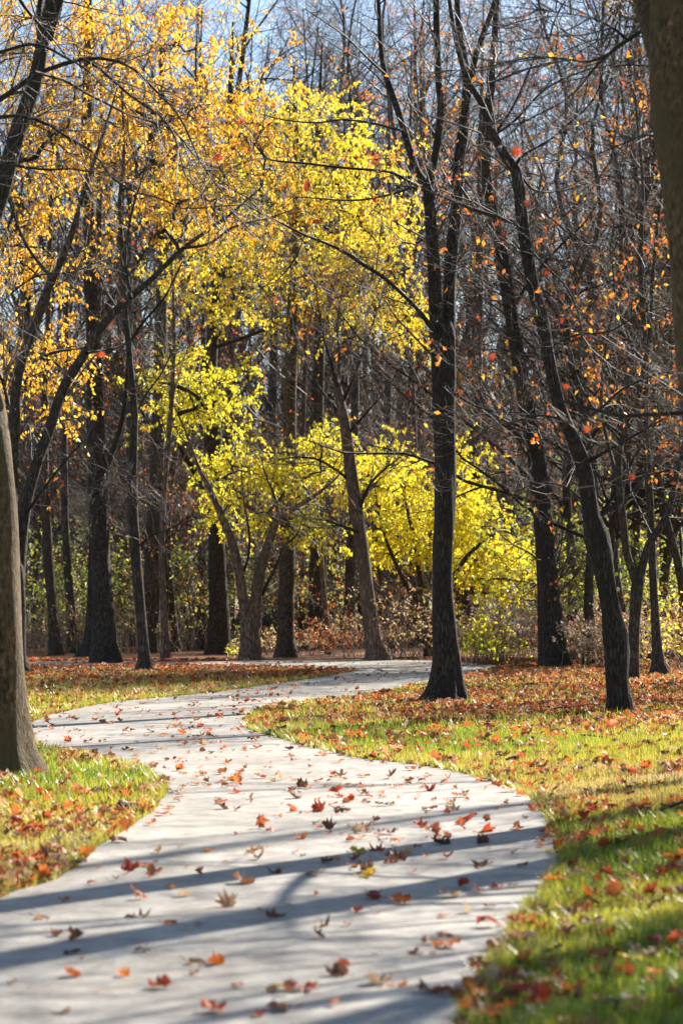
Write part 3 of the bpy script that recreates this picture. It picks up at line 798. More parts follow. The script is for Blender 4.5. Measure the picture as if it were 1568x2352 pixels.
snag, _, _ = make_tree('tilted_tree', 'tilted pale brown tree beyond the path, bare and fanning into thin shoots at its top', 62.0,
    [(866, 1516, 44), (862, 1490, 38), (849, 1409, 35), (834, 1284, 32), (821, 1184, 30), (806, 1084, 28), (796, 1009, 26), (789, 959, 24), (775, 890, 19), (768, 850, 12)], 'bark_tan',
    limbs=[dict(c=[(778, 900, 12), (762, 840, 8), (745, 780, 5), (730, 700, 3), (720, 620, 2)], dY=-1), dict(c=[(775, 890, 12), (780, 820, 8), (775, 740, 5), (790, 650, 2)], dY=1),
           dict(c=[(785, 930, 10), (815, 860, 7), (840, 790, 5), (870, 700, 3), (890, 640, 2)], dY=0.5), dict(c=[(790, 960, 9), (740, 900, 6), (700, 830, 4), (650, 760, 2)], dY=1),
           dict(c=[(795, 1000, 8), (840, 950, 6), (890, 890, 4), (930, 830, 2)], dY=-1), dict(c=[(800, 1100, 8), (740, 1060, 6), (690, 1050, 4), (640, 1055, 2)], dY=-2),
           dict(c=[(822, 1180, 8), (845, 1120, 7), (880, 1080, 5), (920, 1050, 3)], dY=-1), dict(c=[(830, 1225, 9), (790, 1210, 7), (750, 1195, 5), (720, 1190, 3)], dY=-2)],
    twig=dict(n1=20, n2=6, n3=4, L1=(1.0, 2.8), L2=(0.5, 1.5), L3=(0.25, 0.7), a1=38, g1=0.12, no_trunk=True, rmax=0.018), leaves=dict(n=160, mat='orange', size=0.1), short='tilted pale tree', flare=0.5)

# left side trunks
lean_l, att_l, bl = make_tree('two_stem_tree', 'golden leaved tree of two leaning stems behind the mossy tree on the left', 49.0,
    [(38, 1545, 52), (38, 1500, 44), (40, 1420, 40), (40, 1340, 38), (40, 1310, 34), (38, 1290, 24)], 'bark_grey',
    stems=[dict(c=[(38, 1340, 30), (30, 1240, 28), (26, 1084, 28), (32, 984, 27), (42, 864, 25), (66, 784, 24), (100, 690, 21), (140, 600, 17), (165, 540, 14), (200, 420, 10), (240, 300, 7), (270, 200, 3)], dY=-1.5),
           dict(c=[(42, 1340, 32), (46, 1284, 29), (60, 1164, 28), (85, 1064, 27), (115, 984, 25), (145, 894, 23), (190, 820, 21), (240, 742, 19), (290, 690, 17), (350, 640, 14), (400, 590, 12), (440, 555, 9), (520, 500, 6), (600, 430, 3)], dY=1.5)],
    limbs=[dict(c=[(60, 1180, 8), (110, 1110, 6), (150, 1060, 5), (185, 1020, 3)], dY=-1), dict(c=[(300, 685, 10), (290, 600, 8), (300, 500, 6), (330, 400, 4), (360, 300, 2)], dY=1),
           dict(c=[(120, 640, 10), (60, 560, 8), (20, 450, 6), (0, 340, 4), (-20, 250, 2)], dY=2), dict(c=[(420, 570, 8), (480, 560, 6), (540, 520, 5), (620, 500, 3), (700, 470, 2)], dY=1),
           dict(c=[(200, 810, 8), (260, 800, 5), (320, 780, 3), (370, 790, 2)], dY=2)],
    twig=dict(n1=8, n2=4, n3=3, L1=(0.8, 2.2), L2=(0.4, 1.1), L3=(0.2, 0.5), no_trunk=True, rmax=0.015), short='two stem tree')
crown(lean_l, bl, att_l, [(120, 300, 210, 240, 3.0, 3), (330, 270, 210, 190, 3.6, 3), (430, 460, 200, 150, 2.4, 3), (60, 560, 130, 150, 1.2, 2), (150, 850, 120, 140, 0.8, 2), (30, 800, 80, 170, 0.5, 2), (560, 290, 150, 130, 1.4, 3), (170, 60, 260, 110, 1.7, 3), (430, 90, 200, 110, 0.9, 3)], 640, 10, 0.1, 'gold', 53.0, single=300)

make_tree('dark_tree', 'near black slanting trunk crossing the upper left corner behind the arching branches', 33.0,
    [(-330, 1628, 70), (-320, 1500, 60), (-260, 1250, 52), (-170, 900, 46), (-80, 640, 42), (-10, 480, 40), (18, 380, 38), (45, 290, 37), (80, 190, 35), (100, 90, 32), (118, 0, 30), (150, -150, 22), (170, -350, 12), (180, -500, 3)], 'bark_dark',
    stems=[dict(c=[(112, 90, 20), (122, 60, 16), (138, 0, 15), (170, -100, 10), (200, -250, 3)], dY=-0.6), dict(c=[(98, 110, 20), (90, 40, 16), (95, -40, 12), (70, -200, 4)], dY=0.8)],
    limbs=[dict(c=[(70, 210, 9), (30, 215, 7), (-40, 240, 4)], dY=1), dict(c=[(40, 300, 8), (100, 260, 6), (160, 250, 4), (220, 230, 2)], dY=2)],
    twig=dict(n1=14, n2=5, n3=3, L1=(0.5, 1.8), L2=(0.3, 0.9), L3=(0.15, 0.4), no_trunk=True, rmax=0.012), short='slanting dark trunk')

big, att_b, bb = make_tree('straight_tree', 'thick straight near black trunk left of the path, largest of the left background', 59.5,
    [(242, 1523, 66), (240, 1500, 56), (236, 1400, 50), (231, 1284, 46), (229, 1184, 45), (224, 1084, 42), (221, 984, 40), (218, 850, 37), (212, 700, 34), (205, 520, 30), (200, 300, 26), (205, 100, 22), (200, -100, 15), (195, -400, 4)], 'bark_dark',
    limbs=[dict(c=[(236, 1130, 15), (246, 1075, 13), (264, 1020, 12), (280, 970, 11), (289, 900, 9), (296, 800, 6), (300, 700, 3)], dY=-1), dict(c=[(226, 1090, 12), (214, 1130, 8), (200, 1140, 3)], dY=-1),
           dict(c=[(214, 760, 10), (260, 680, 8), (320, 600, 6), (380, 480, 3)], dY=2), dict(c=[(210, 640, 10), (150, 540, 7), (110, 420, 5), (80, 300, 2)], dY=2), dict(c=[(203, 400, 10), (270, 280, 7), (330, 160, 4), (380, 40, 2)], dY=-2)],
    twig=dict(n1=9, n2=5, n3=4, L1=(0.8, 2.6), L2=(0.5, 1.3), L3=(0.2, 0.6), trunk_from=0.25, rmax=0.02), leaves=dict(n=300, mat='orange', size=0.12), short='thick straight trunk', flare=0.25)

slender, att_s, bs = make_tree('slender_tree', 'slender wavy grey tree rooted in red leaves on the left bank near the path', 50.8,
    [(332, 1546, 30), (332, 1530, 26), (330, 1480, 25), (322, 1380, 25), (313, 1284, 24), (306, 1184, 23), (305, 1084, 22), (308, 984, 19), (308, 934, 18), (300, 850, 16), (295, 784, 15), (286, 700, 14), (282, 600, 12), (275, 480, 10), (285, 350, 7), (280, 200, 3)], 'bark_grey',
    limbs=[dict(c=[(308, 960, 7), (340, 900, 5), (370, 860, 4), (400, 800, 2)], dY=1), dict(c=[(296, 790, 8), (330, 740, 6), (380, 680, 5), (420, 600, 3)], dY=-1), dict(c=[(290, 730, 7), (250, 680, 5), (220, 600, 3)], dY=1),
           dict(c=[(312, 1260, 6), (350, 1230, 4), (390, 1215, 3), (430, 1190, 2)], dY=-1), dict(c=[(306, 1120, 6), (270, 1090, 4), (230, 1085, 2)], dY=-1)],
    twig=dict(n1=12, n2=5, n3=4, L1=(0.6, 2.0), L2=(0.3, 1.0), L3=(0.15, 0.5), trunk_from=0.2, rmax=0.013), short='slender wavy tree', flare=0.7)

make_tree('dark_tree', 'flared dark trunk half hidden behind the thick straight trunk', 67.0,
    [(206, 1508, 46), (210, 1470, 34), (214, 1380, 28), (217, 1250, 25), (220, 1000, 22), (225, 700, 18), (230, 400, 12), (235, 100, 4)], 'bark_dark', twig=dict(n1=22, n2=5, n3=3, L1=(1, 3), L2=(0.5, 1.3), L3=(0.2, 0.6), trunk_from=0.4, rmax=0.02), flare=0.6)
BG = [  # (name, label, depth, trunk, bark, short)
    ('furrowed_tree', 'wide trunk with deep vertical furrows behind the slender wavy tree', 72.0, [(348, 1502, 52), (350, 1450, 42), (352, 1284, 40), (360, 1100, 38), (366, 950, 34), (372, 700, 28), (375, 400, 20), (370, 100, 8)], 'bark_grey', 'furrowed trunk'),
    ('thin_tree', 'thin brown trunk close against the right side of the furrowed trunk', 62.0, [(380, 1518, 20), (378, 1450, 16), (372, 1284, 15), (376, 1150, 13), (390, 980, 11), (400, 800, 8), (395, 600, 3)], 'bark_tan', None),
    ('thin_tree', 'thin bent trunk between the furrowed trunk and the straight greenish one', 74.0, [(404, 1497, 22), (398, 1430, 18), (386, 1284, 17), (388, 1150, 15), (410, 1000, 12), (430, 850, 9), (440, 650, 3)], 'bark_grey', None),
    ('pole_tree', 'thin pole straight greenish black trunk left of the broad dark trunk', 78.0, [(460, 1492, 27), (462, 1450, 19), (464, 1300, 18), (464, 1150, 17), (466, 900, 14), (470, 600, 10), (472, 300, 4)], 'bark_dark', 'pole straight trunk'),
    ('oak_tree', 'dark trunk with ridged bark standing immediately right of the dark narrow gap', 76.0, [(731, 1490, 52), (731, 1450, 43), (729, 1350, 40), (730, 1234, 37), (728, 1000, 32), (735, 700, 24), (730, 350, 14), (740, 100, 4)], 'bark_dark', 'dark ridged trunk'),
    ('grey_tree', 'wide grey mottled trunk just right of the forked yellow tree', 66.0, [(657, 1508, 48), (657, 1460, 39), (658, 1350, 38), (660, 1200, 36), (664, 1000, 32), (672, 750, 26), (680, 450, 18), (675, 150, 6)], 'bark_grey', 'wide grey trunk'),
    ('pale_tree', 'pale flat looking trunk far between the forked yellow tree and wide grey trunk', 92.0, [(627, 1478, 32), (626, 1400, 28), (625, 1250, 26), (626, 1000, 22), (630, 700, 16), (632, 350, 6)], 'bark_far', None),
    ('thin_tree', 'thin grey trunk touching the right side of the wide grey trunk', 80.0, [(700, 1490, 20), (697, 1420, 17), (692, 1280, 16), (690, 1100, 14), (700, 850, 10), (705, 500, 4)], 'bark_grey', None),
    ('young_tree', 'thin tan young tree bending right of the dark ridged trunk', 70.0, [(754, 1494, 13), (750, 1420, 11), (741, 1330, 11), (738, 1240, 9), (746, 1100, 7), (760, 980, 3)], 'bark_tan', None),
    ('far_tree', 'brown trunk standing in brush just left of the tilted pale tree', 78.0, [(803, 1490, 30), (803, 1430, 26), (804, 1330, 25), (808, 1200, 22), (815, 950, 18), (820, 650, 12), (815, 300, 4)], 'bark_far', 'brown trunk in brush'),
    ('far_tree', 'dim brown trunk behind the yellow leaves immediately right of the forked tree', 80.0, [(1085, 1488, 44), (1084, 1420, 38), (1086, 1300, 34), (1090, 1100, 30), (1092, 900, 26), (1100, 600, 20), (1105, 250, 10), (1110, 0, 3)], 'bark_far', None),
    ('far_tree', 'dim trunk between the twin trunk and the leaning knotted tree', 78.0, [(1340, 1490, 34), (1338, 1420, 29), (1330, 1250, 27), (1320, 1050, 24), (1325, 800, 19), (1320, 500, 12), (1325, 200, 4)], 'bark_far', None),
    ('far_tree', 'tall grey trunk rising behind the multi stem grey tree', 74.0, [(1418, 1500, 36), (1420, 1420, 31), (1428, 1250, 29), (1432, 1050, 27), (1440, 800, 22), (1450, 550, 17), (1455, 250, 10), (1460, 0, 3)], 'bark_far', None),
    ('far_tree', 'dark trunk close beside the right picture edge, in the shade of the woods', 66.0, [(1535, 1508, 44), (1534, 1440, 38), (1532, 1300, 36), (1530, 1100, 33), (1526, 850, 28), (1530, 550, 20), (1525, 250, 10), (1520, 50, 3)], 'bark_dark', None),
    ('leaning_tree', 'dim leaning trunk in the left woods, first to the right of the mossy tree', 69.0, [(128, 1504, 30), (124, 1450, 26), (117, 1350, 24), (110, 1250, 22), (104, 1100, 20), (105, 900, 16), (115, 600, 11), (120, 250, 4)], 'bark_grey', 'dim leaning trunk'),
    ('leaning_tree', 'greenish thin leaning trunk in the left woods next to the thick straight trunk', 72.0, [(170, 1502, 26), (166, 1440, 22), (158, 1330, 20), (150, 1200, 18), (148, 1000, 14), (155, 750, 10), (150, 450, 3)], 'bark_far', None),
    ('far_tree', 'thin dark trunk far behind between the slender wavy tree and furrowed trunk', 84.0, [(300, 1485, 26), (302, 1400, 21), (304, 1200, 19), (298, 900, 15), (300, 500, 9), (305, 200, 3)], 'bark_far', None),
    ('far_tree', 'slim dim trunk seen directly behind the tilted pale tree', 88.0, [(880, 1480, 26), (880, 1400, 22), (884, 1200, 20), (890, 900, 16), (895, 500, 10), (890, 150, 3)], 'bark_far', None),
    ('far_tree', 'slim dim trunk immediately left of the forked tree in the brush', 86.0, [(955, 1482, 28), (955, 1400, 24), (952, 1200, 21), (945, 900, 17), (940, 500, 11), (945, 100, 3)], 'bark_far', None),
]
for nm, lb, Y, c, bk, sh in BG:
    make_tree(nm, lb, Y, c, bk, twig=dict(n1=15, n2=5, n3=2, L1=(0.9, 3.0), L2=(0.5, 1.5), L3=(0.25, 0.7), trunk_from=0.3, rmax=0.02), short=sh, sides=12, flare=0.4, twig_mat_='twig_far',
              leaves=dict(n=random.choice([60, 150, 300, 450]), mat=random.choice(['orange', 'rust', 'gold']), size=0.12))

broad, att_br, bbr = make_tree('broad_tree', 'broad dark trunk under the big yellow crown, left of the forked yellow tree', 70.0,
    [(506, 1505, 62), (505, 1480, 52), (503, 1400, 44), (500, 1284, 40), (494, 1134, 38), (490, 1034, 40), (487, 950, 36), (485, 850, 30), (490, 760, 28), (500, 640, 26), (515, 500, 23), (525, 350, 19), (530, 200, 13), (535, 50, 4)], 'bark_dark',
    limbs=[dict(c=[(478, 1125, 20), (462, 1108, 17), (440, 1070, 14), (415, 1030, 10), (400, 970, 7), (390, 900, 3)], dY=-2), dict(c=[(492, 740, 14), (560, 660, 11), (640, 580, 9), (720, 500, 6), (800, 430, 3)], dY=-3),
           dict(c=[(500, 650, 13), (580, 560, 10), (680, 450, 7), (780, 360, 4)], dY=1), dict(c=[(515, 520, 12), (470, 440, 8), (420, 380, 5)], dY=-1), dict(c=[(488, 800, 10), (600, 760, 8), (720, 700, 6), (850, 640, 4), (930, 620, 2)], dY=-4),
           dict(c=[(525, 360, 10), (620, 290, 7), (700, 270, 4)], dY=-2)],
    twig=dict(n1=8, n2=4, n3=3, L1=(0.9, 2.6), L2=(0.5, 1.3), L3=(0.2, 0.6), trunk_from=0.3, rmax=0.02), short='broad dark trunk', flare=0.4)
crown(broad, bbr, att_br, [(640, 420, 180, 160, 3.4, 3), (790, 430, 140, 160, 3.2, 3), (560, 580, 190, 110, 2.2, 3), (800, 610, 140, 130, 2.0, 3), (890, 700, 100, 80, 1.3, 2), (480, 440, 130, 150, 1.8, 3), (880, 520, 70, 90, 0.8, 2), (720, 260, 140, 70, 0.9, 3), (590, 700, 200, 70, 0.9, 3), (950, 760, 40, 50, 0.3, 1), (400, 640, 90, 70, 0.5, 2)],
      660, 12, 0.107, 'lemon', 66.0, single=300)

yel, att_y, by = make_tree('forked_yellow_tree', 'low tree forked in a V with yellow green leaves, left of the tilted tree', 63.0,
    [(574, 1517, 56), (574, 1490, 48), (574, 1440, 44), (574, 1409, 42), (574, 1380, 36)], 'bark_tan',
    stems=[dict(c=[(566, 1440, 28), (561, 1400, 25), (548, 1309, 23), (532, 1244, 20), (512, 1194, 17), (485, 1130, 13), (455, 1070, 9), (430, 1000, 6), (400, 930, 3)], dY=-1),
           dict(c=[(583, 1440, 30), (587, 1400, 27), (592, 1334, 25), (607, 1279, 23), (625, 1224, 21), (642, 1184, 18), (672, 1169, 13), (720, 1140, 9), (770, 1100, 5), (800, 1060, 2)], dY=-1)],
    limbs=[dict(c=[(600, 1372, 9), (612, 1345, 8), (632, 1304, 7), (655, 1254, 6), (680, 1230, 4), (700, 1180, 2)], dY=-1), dict(c=[(552, 1330, 8), (570, 1280, 6), (572, 1220, 5), (560, 1150, 3), (555, 1080, 2)], dY=-1),
           dict(c=[(640, 1190, 9), (630, 1140, 6), (610, 1090, 4), (600, 1050, 2)], dY=-1)],
    twig=dict(n1=10, n2=4, n3=3, L1=(0.6, 1.8), L2=(0.3, 1.0), L3=(0.15, 0.5), no_trunk=True, rmax=0.013), short='forked yellow tree', flare=0.4)
crown(yel, by, att_y, [(560, 1080, 95, 60, 1.8, 2), (680, 1100, 100, 70, 2.2, 2), (760, 1060, 90, 70, 1.6, 2), (430, 930, 110, 70, 1.7, 2), (400, 860, 70, 60, 0.8, 2), (520, 890, 70, 70, 0.8, 2), (500, 1150, 40, 60, 0.5, 1), (600, 1190, 90, 40, 0.6, 1.5), (700, 1210, 70, 50, 0.7, 1.5), (745, 1000, 50, 40, 0.4, 1.5)],
      370, 13, 0.098, 'lime', 65.2, single=300)

bush, att_u, bu = make_tree('yellow_tree', 'low spreading tree thick with bright yellow leaves behind the forked tree', 67.5,
    [(985, 1507, 22), (982, 1470, 18), (975, 1400, 16), (965, 1330, 14), (955, 1260, 12), (940, 1190, 8), (920, 1110, 3)], 'bark_grey',
    stems=[dict(c=[(988, 1496, 16), (1010, 1400, 14), (1050, 1310, 12), (1100, 1250, 9), (1150, 1220, 6), (1200, 1240, 3)], dY=-1), dict(c=[(985, 1480, 14), (960, 1400, 12), (920, 1320, 10), (890, 1250, 8), (870, 1180, 5), (860, 1120, 2)], dY=-1),
           dict(c=[(984, 1490, 14), (1000, 1380, 11), (1005, 1280, 9), (1000, 1180, 6), (1010, 1100, 3)], dY=1), dict(c=[(990, 1498, 12), (930, 1430, 10), (880, 1370, 7), (850, 1340, 4)], dY=0.5)],
    limbs=[dict(c=[(1040, 1330, 8), (1090, 1330, 6), (1150, 1330, 5), (1220, 1340, 3), (1290, 1360, 2)], dY=-1)],
    twig=dict(n1=9, n2=4, n3=3, L1=(0.5, 1.6), L2=(0.3, 0.9), L3=(0.15, 0.4), no_trunk=True, rmax=0.012), short='bright yellow tree')
crown(bush, bu, att_u, [(930, 1160, 100, 90, 2.6, 2), (880, 1070, 60, 60, 1.2, 2), (1080, 1180, 80, 70, 1.8, 2), (1100, 1270, 110, 70, 2.6, 2), (1190, 1290, 80, 60, 1.6, 2), (980, 1250, 110, 60, 1.6, 2), (1060, 1100, 50, 50, 0.8, 2), (1265, 1365, 50, 40, 0.6, 1), (880, 1250, 60, 50, 0.7, 2), (1130, 1360, 100, 35, 0.7, 1.5), (1040, 1040, 30, 40, 0.3, 1)],
      470, 15, 0.103, 'lime', 68.0, single=300, tint=lambda q: np.clip(rng.beta(2, 2.4, len(q)), 0, 1))

# ------------------------------------------------------------------ background woods: copied bare trees
def proto_tree(name, h, r, seed_bark, leafy, crown_from=0.3, n1=18, wander=1.0, spread=1.0, ang=52):
    root = empty(name, (0, 0, 0), cat='tree')
    k = np.linspace(0, 1, 9)
    pts = np.column_stack([np.cumsum(rng.normal(0, 0.009 * h * wander, 9)), np.cumsum(rng.normal(0, 0.009 * h * wander, 9)), k * h])
    pts -= pts[0]
    cr = crom(np.column_stack([pts, r * (1 - 0.88 * k)]), 26)
    cr[0, 2] = -0.05
    trunk_mesh(cr[:, :3], cr[:, 3], 10, 0.45).build('trunk', M[seed_bark], root)
    st = int(26 * crown_from)
    seg = crom(cr[st:], 20)
    a = spawn(seg[None, :, :3], seg[None, :, 3], n1, 0.0, 0.97, ang, (h * 0.16 * spread, h * 0.36 * spread), 0.5, 0.02, 8, 0.17, 0.05, up=0.1)
    ma = Mesh(); ma.tubes(*a, 5)
    b = spawn(*a, 7, 0.12, 1.0, 48, (h * 0.06, h * 0.16), 0.6, 0.009, 6, 0.2, 0.03)
    ma.tubes(*b, 4)
    stuff(ma.build('branches', M['limb'], root))
    c = spawn(*b, 4, 0.12, 1.0, 46, (0.5, 1.7), 0.6, 0.0055, 5, 0.24, 0.03)
    d = spawn(*c, 3, 0.2, 1.0, 46, (0.25, 0.9), 0.7, 0.004, 3, 0.24, 0.03, taper=0.5)
    mt = Mesh(); mt.tubes(*c, 3); mt.tubes(*d, 3)
    stuff(mt.build('twigs', M['twig_far'], root))
    if leafy:
        grp = np.arange(len(d[0])) // 12
        pool = np.where(np.isin(grp, rng.choice(len(b[0]), int(len(b[0]) * 0.35), replace=False)))[0]
        P = sample_on(d[0][rng.choice(pool, leafy[0])], 1, 0.2)
        ml = Mesh(); leaf_faces(ml, P, 0.12, rng.uniform(0, 1, len(P)), 0.9, 0.6)
        stuff(ml.build('leaves', M[leafy[1]], root, tint=True, smooth=False))
    return root

def dup(root, loc, rz, sc):
    r = root.copy(); COL.objects.link(r)
    r.location = loc; r.rotation_euler = (0, 0, rz); r.scale = (sc,) * 3
    for ch in list(root.children):
        c = ch.copy(); COL.objects.link(c); c.parent = r
    return r

kinds = [(proto_tree('woodland_tree', 29, 0.24, 'bark_far', (1500, 'orange'), 0.22, 24, 2.2), 'tall grey tree with orange leaves'),
         (proto_tree('woodland_tree', 32, 0.28, 'bark_dark', None, 0.3, 26, 1.8), 'tall dark leafless tree'),
         (proto_tree('woodland_tree', 26, 0.18, 'bark_grey', (1200, 'rust'), 0.15, 26, 2.6), 'slim tree with rusty leaves'),
         (proto_tree('woodland_tree', 30, 0.22, 'bark_far', None, 0.18, 30, 2.4), 'bare densely twigged tree'),
         (proto_tree('sapling', 7.5, 0.05, 'bark_grey', (300, 'orange'), 0.1, 18, 1.5, 1.2, 60), 'orange leaved sapling'),
         (proto_tree('sapling', 6.0, 0.045, 'bark_tan', None, 0.08, 18, 1.5, 1.3, 60), 'bare twiggy sapling'),
         (proto_tree('small_tree', 12.0, 0.09, 'bark_grey', (480, 'orange'), 0.12, 22, 2.4, 1.2, 60), 'small crooked orange leaved tree'),
         (proto_tree('small_tree', 13.5, 0.10, 'bark_grey', None, 0.12, 24, 2.4, 1.2, 60), 'small crooked leafless tree')]

def side_phrase(px):
    d = sorted(LANDMARKS, key=lambda l: abs(l[0] - px))[0]
    return ('behind, right of the ' if px >= d[0] else 'behind, left of the ') + d[1]

spots = []
def far_spots(n, y0, y1, ks, dmin, sc):
    c = 0; tries = 0
    while c < n and tries < 6000:
        tries += 1
        y = random.uniform(y0, y1)
        x = random.uniform(-1, 1) * (784 / F * y + 1.5)
        if y < 92 and -4.5 < x - 0.695 * (y - 67) < 6.5: continue      # trees left out along the sun's path so it lights the yellow crowns
        if any((x - q[0]) ** 2 + (y - q[1]) ** 2 < dmin ** 2 for q in spots): continue
        spots.append((x, y, random.choice(ks), random.uniform(*sc)))
        c += 1
far_spots(36, 104, 132, [0, 1, 2, 3], 3.4, (0.85, 1.1))
far_spots(30, 125, 160, [0, 1, 2, 3], 3.4, (1.05, 1.35))
far_spots(46, 88, 122, [6, 7], 2.0, (0.8, 1.25))
far_spots(44, 66, 100, [4, 5], 1.3, (0.7, 1.4))
for px_, y_, k_2, sc_ in [(1310, 60, 7, 1.4), (1385, 57, 6, 1.35), (1455, 58, 7, 1.35), (1525, 61, 6, 1.5), (1565, 57, 6, 1.3), (1490, 62, 7, 1.5), (1350, 55, 7, 1.2)]:
    spots.append((pix(px_, 1392, y_)[0], y_, k_2, sc_))
used = set(); names_seen = {}
for x, y, k, sc in spots:
    proto, phrase = kinds[k]
    if k not in used:
        o = proto; used.add(k)
        o.location = (x, y, 0); o.scale = (sc,) * 3; o.rotation_euler = (0, 0, random.uniform(0, 6.28))
    else:
        o = dup(proto, (x, y, 0), random.uniform(0, 6.28), sc)
    px = proj(np.array([x, y, 0.0]))[0]
    lb = phrase + ' ' + side_phrase(px)
    names_seen.setdefault(lb, []).append((y, o))
    o['group'] = 'trees of the woods behind the path' if k < 4 or k > 5 else 'saplings of the woods behind the path'
ORD = ['nearest'] + [w + ' nearest' for w in 'second third fourth fifth sixth seventh eighth ninth tenth eleventh twelfth thirteenth fourteenth fifteenth sixteenth'.split()]
for lb, lst in names_seen.items():
    lst.sort(key=lambda q: q[0])
    for i, (_, o) in enumerate(lst):
        o['label'] = lb if len(lst) == 1 else ORD[i] + ' ' + lb

# the mass of the far wood
fw = Mesh()
def far_mass(n_far, y0, y1, hh, rr, per, lo, L1, wig):
    y = rng.uniform(y0, y1, n_far); x = rng.uniform(-1, 1, n_far) * (784 / F * y + 3)
    h = rng.uniform(*hh, n_far)
    tr_ = grow(np.column_stack([x, y, np.full(n_far, -0.05)]), np.tile([0, 0, 1.0], (n_far, 1)), h, rng.uniform(*rr, n_far), 8, wig, 0.02, 0.15)
    fw.tubes(*tr_, 5)
    l1 = spawn(*tr_, per, lo, 0.98, 58, L1, 0.5, 0.022, 5, 0.2, 0.04, up=0.1)
    fw.tubes(*l1, 3)
    l2 = spawn(*l1, 6, 0.1, 1.0, 50, (L1[0] * 0.4, L1[1] * 0.42), 0.6, 0.013, 3, 0.26, 0.03)
    fw.tubes(*l2, 3)
    l3 = spawn(*l2, 2, 0.2, 1.0, 50, (0.4, 1.4), 0.7, 0.009, 2, 0.25, 0.03, taper=0.5)
    fw.tubes(*l3, 3)
    return l3[0]
ta = far_mass(50, 125, 165, (20, 34), (0.08, 0.22), 13, 0.12, (2.0, 6.0), 0.06)
tb = far_mass(80, 105, 135, (4, 10), (0.03, 0.06), 10, 0.08, (1.2, 3.0), 0.12)
far = stuff(fw.build('woodland', M['twig_far']))
far['label'] = 'grey mass of bare trunks and twigs far behind all the other trees'
far['category'] = 'woods'
fl = Mesh()
P = np.concatenate([sample_on(ta[rng.choice(len(ta), 9000)], 1, 0.3), sample_on(tb[rng.choice(len(tb), 12000)], 1, 0.3)])
leaf_faces(fl, P, 0.17, rng.uniform(0, 1, len(P)), 0.8, 0.7)
fo = stuff(fl.build('foliage', M['rust'], tint=True, smooth=False))
fo['label'] = 'rusty leaves still hanging in the far wood'
fo['category'] = 'foliage'

# ------------------------------------------------------------------ trees outside the frame whose shadows cross the path
for i, (x, y, k, sc, rz) in enumerate([(3.45, 17.2, 1, 0.8, 0.5), (5.6, 16.6, 3, 0.6, 1.0), (4.3, 14.4, 7, 0.75, 2.0), (5.6, 19.8, 5, 0.9, 3.0), (10.5, 31.0, 3, 0.7, 0.4), (6.9, 15.2, 2, 0.6, 2.2), (8.8, 18.6, 3, 0.7, 5.2), (4.4, 12.6, 5, 0.8, 1.0), (6.8, 37.0, 7, 0.8, 5.0), (8.2, 43.0, 6, 0.9, 2.0), (10.0, 48.0, 7, 1.0, 4.0), (11.5, 42.0, 6, 0.9, 3.0)]):
    o = dup(kinds[k][0], (x, y, 0), rz, sc)
    o['label'] = kinds[k][1] + ' outside the right picture edge, ' + ORD[i] + ' of its row'
    o['group'] = 'trees beyond the right picture edge'

# ------------------------------------------------------------------ undergrowth
def shrub(name, label, cat, px, Y, w, h, n, leafmat, per, size, stalk='twig', group=None, seedheads=0):
    c = gnd(px, 1392 + 0.001) if False else pix(px, 1392, Y)
    base = np.array([c[0], Y, 0.0])
    root = empty(name, base, label, cat, group)
    N = int(n * 1.7); h = h * 1.15
    off = np.column_stack([rng.normal(0, w * 0.33, N), rng.normal(0, w * 0.3, N), np.full(N, -0.02)])
    d = unit(np.column_stack([rng.normal(0, 0.35, N), rng.normal(0, 0.35, N), np.ones(N)]))
    a = grow(base + off, d, h * rng.uniform(0.5, 1.1, N), np.full(N, 0.008), 6, 0.12, 0.02, 0.35)
    m_ = Mesh(); m_.tubes(*a, 3)
    b = spawn(*a, 5, 0.25, 1.0, 48, (h * 0.15, h * 0.4), 0.6, 0.003, 4, 0.2, 0.03)
    m_.tubes(*b, 3)
    c_ = spawn(*b, 2, 0.2, 1.0, 48, (h * 0.06, h * 0.18), 0.7, 0.0022, 2, 0.2, 0.0)
    m_.tubes(*c_, 3)
    stuff(m_.build('stems', M[stalk], root, base))
    if per:
        P = sample_on(c_[0], per, 0.1)
        P = P[rng.uniform(size=len(P)) < (per if per < 1 else 1)]
        ml = Mesh(); leaf_faces(ml, P, size, rng.uniform(0, 1, len(P)), 0.5, 0.6)
        stuff(ml.build('leaves', M[leafmat], root, base, tint=True, smooth=False))
    if seedheads:
        P = sample_on(b[0][:, -3:], seedheads, 0.6)
        P = np.repeat(P, 6, axis=0) + rng.normal(0, 0.035, (len(P) * 6, 3))
        ml = Mesh(); leaf_faces(ml, P, 0.05, rng.uniform(0, 1, len(P)), -0.2, 0.9)
        stuff(ml.build('seed_heads', M['seed'], root, base, tint=True, smooth=False))
    return root

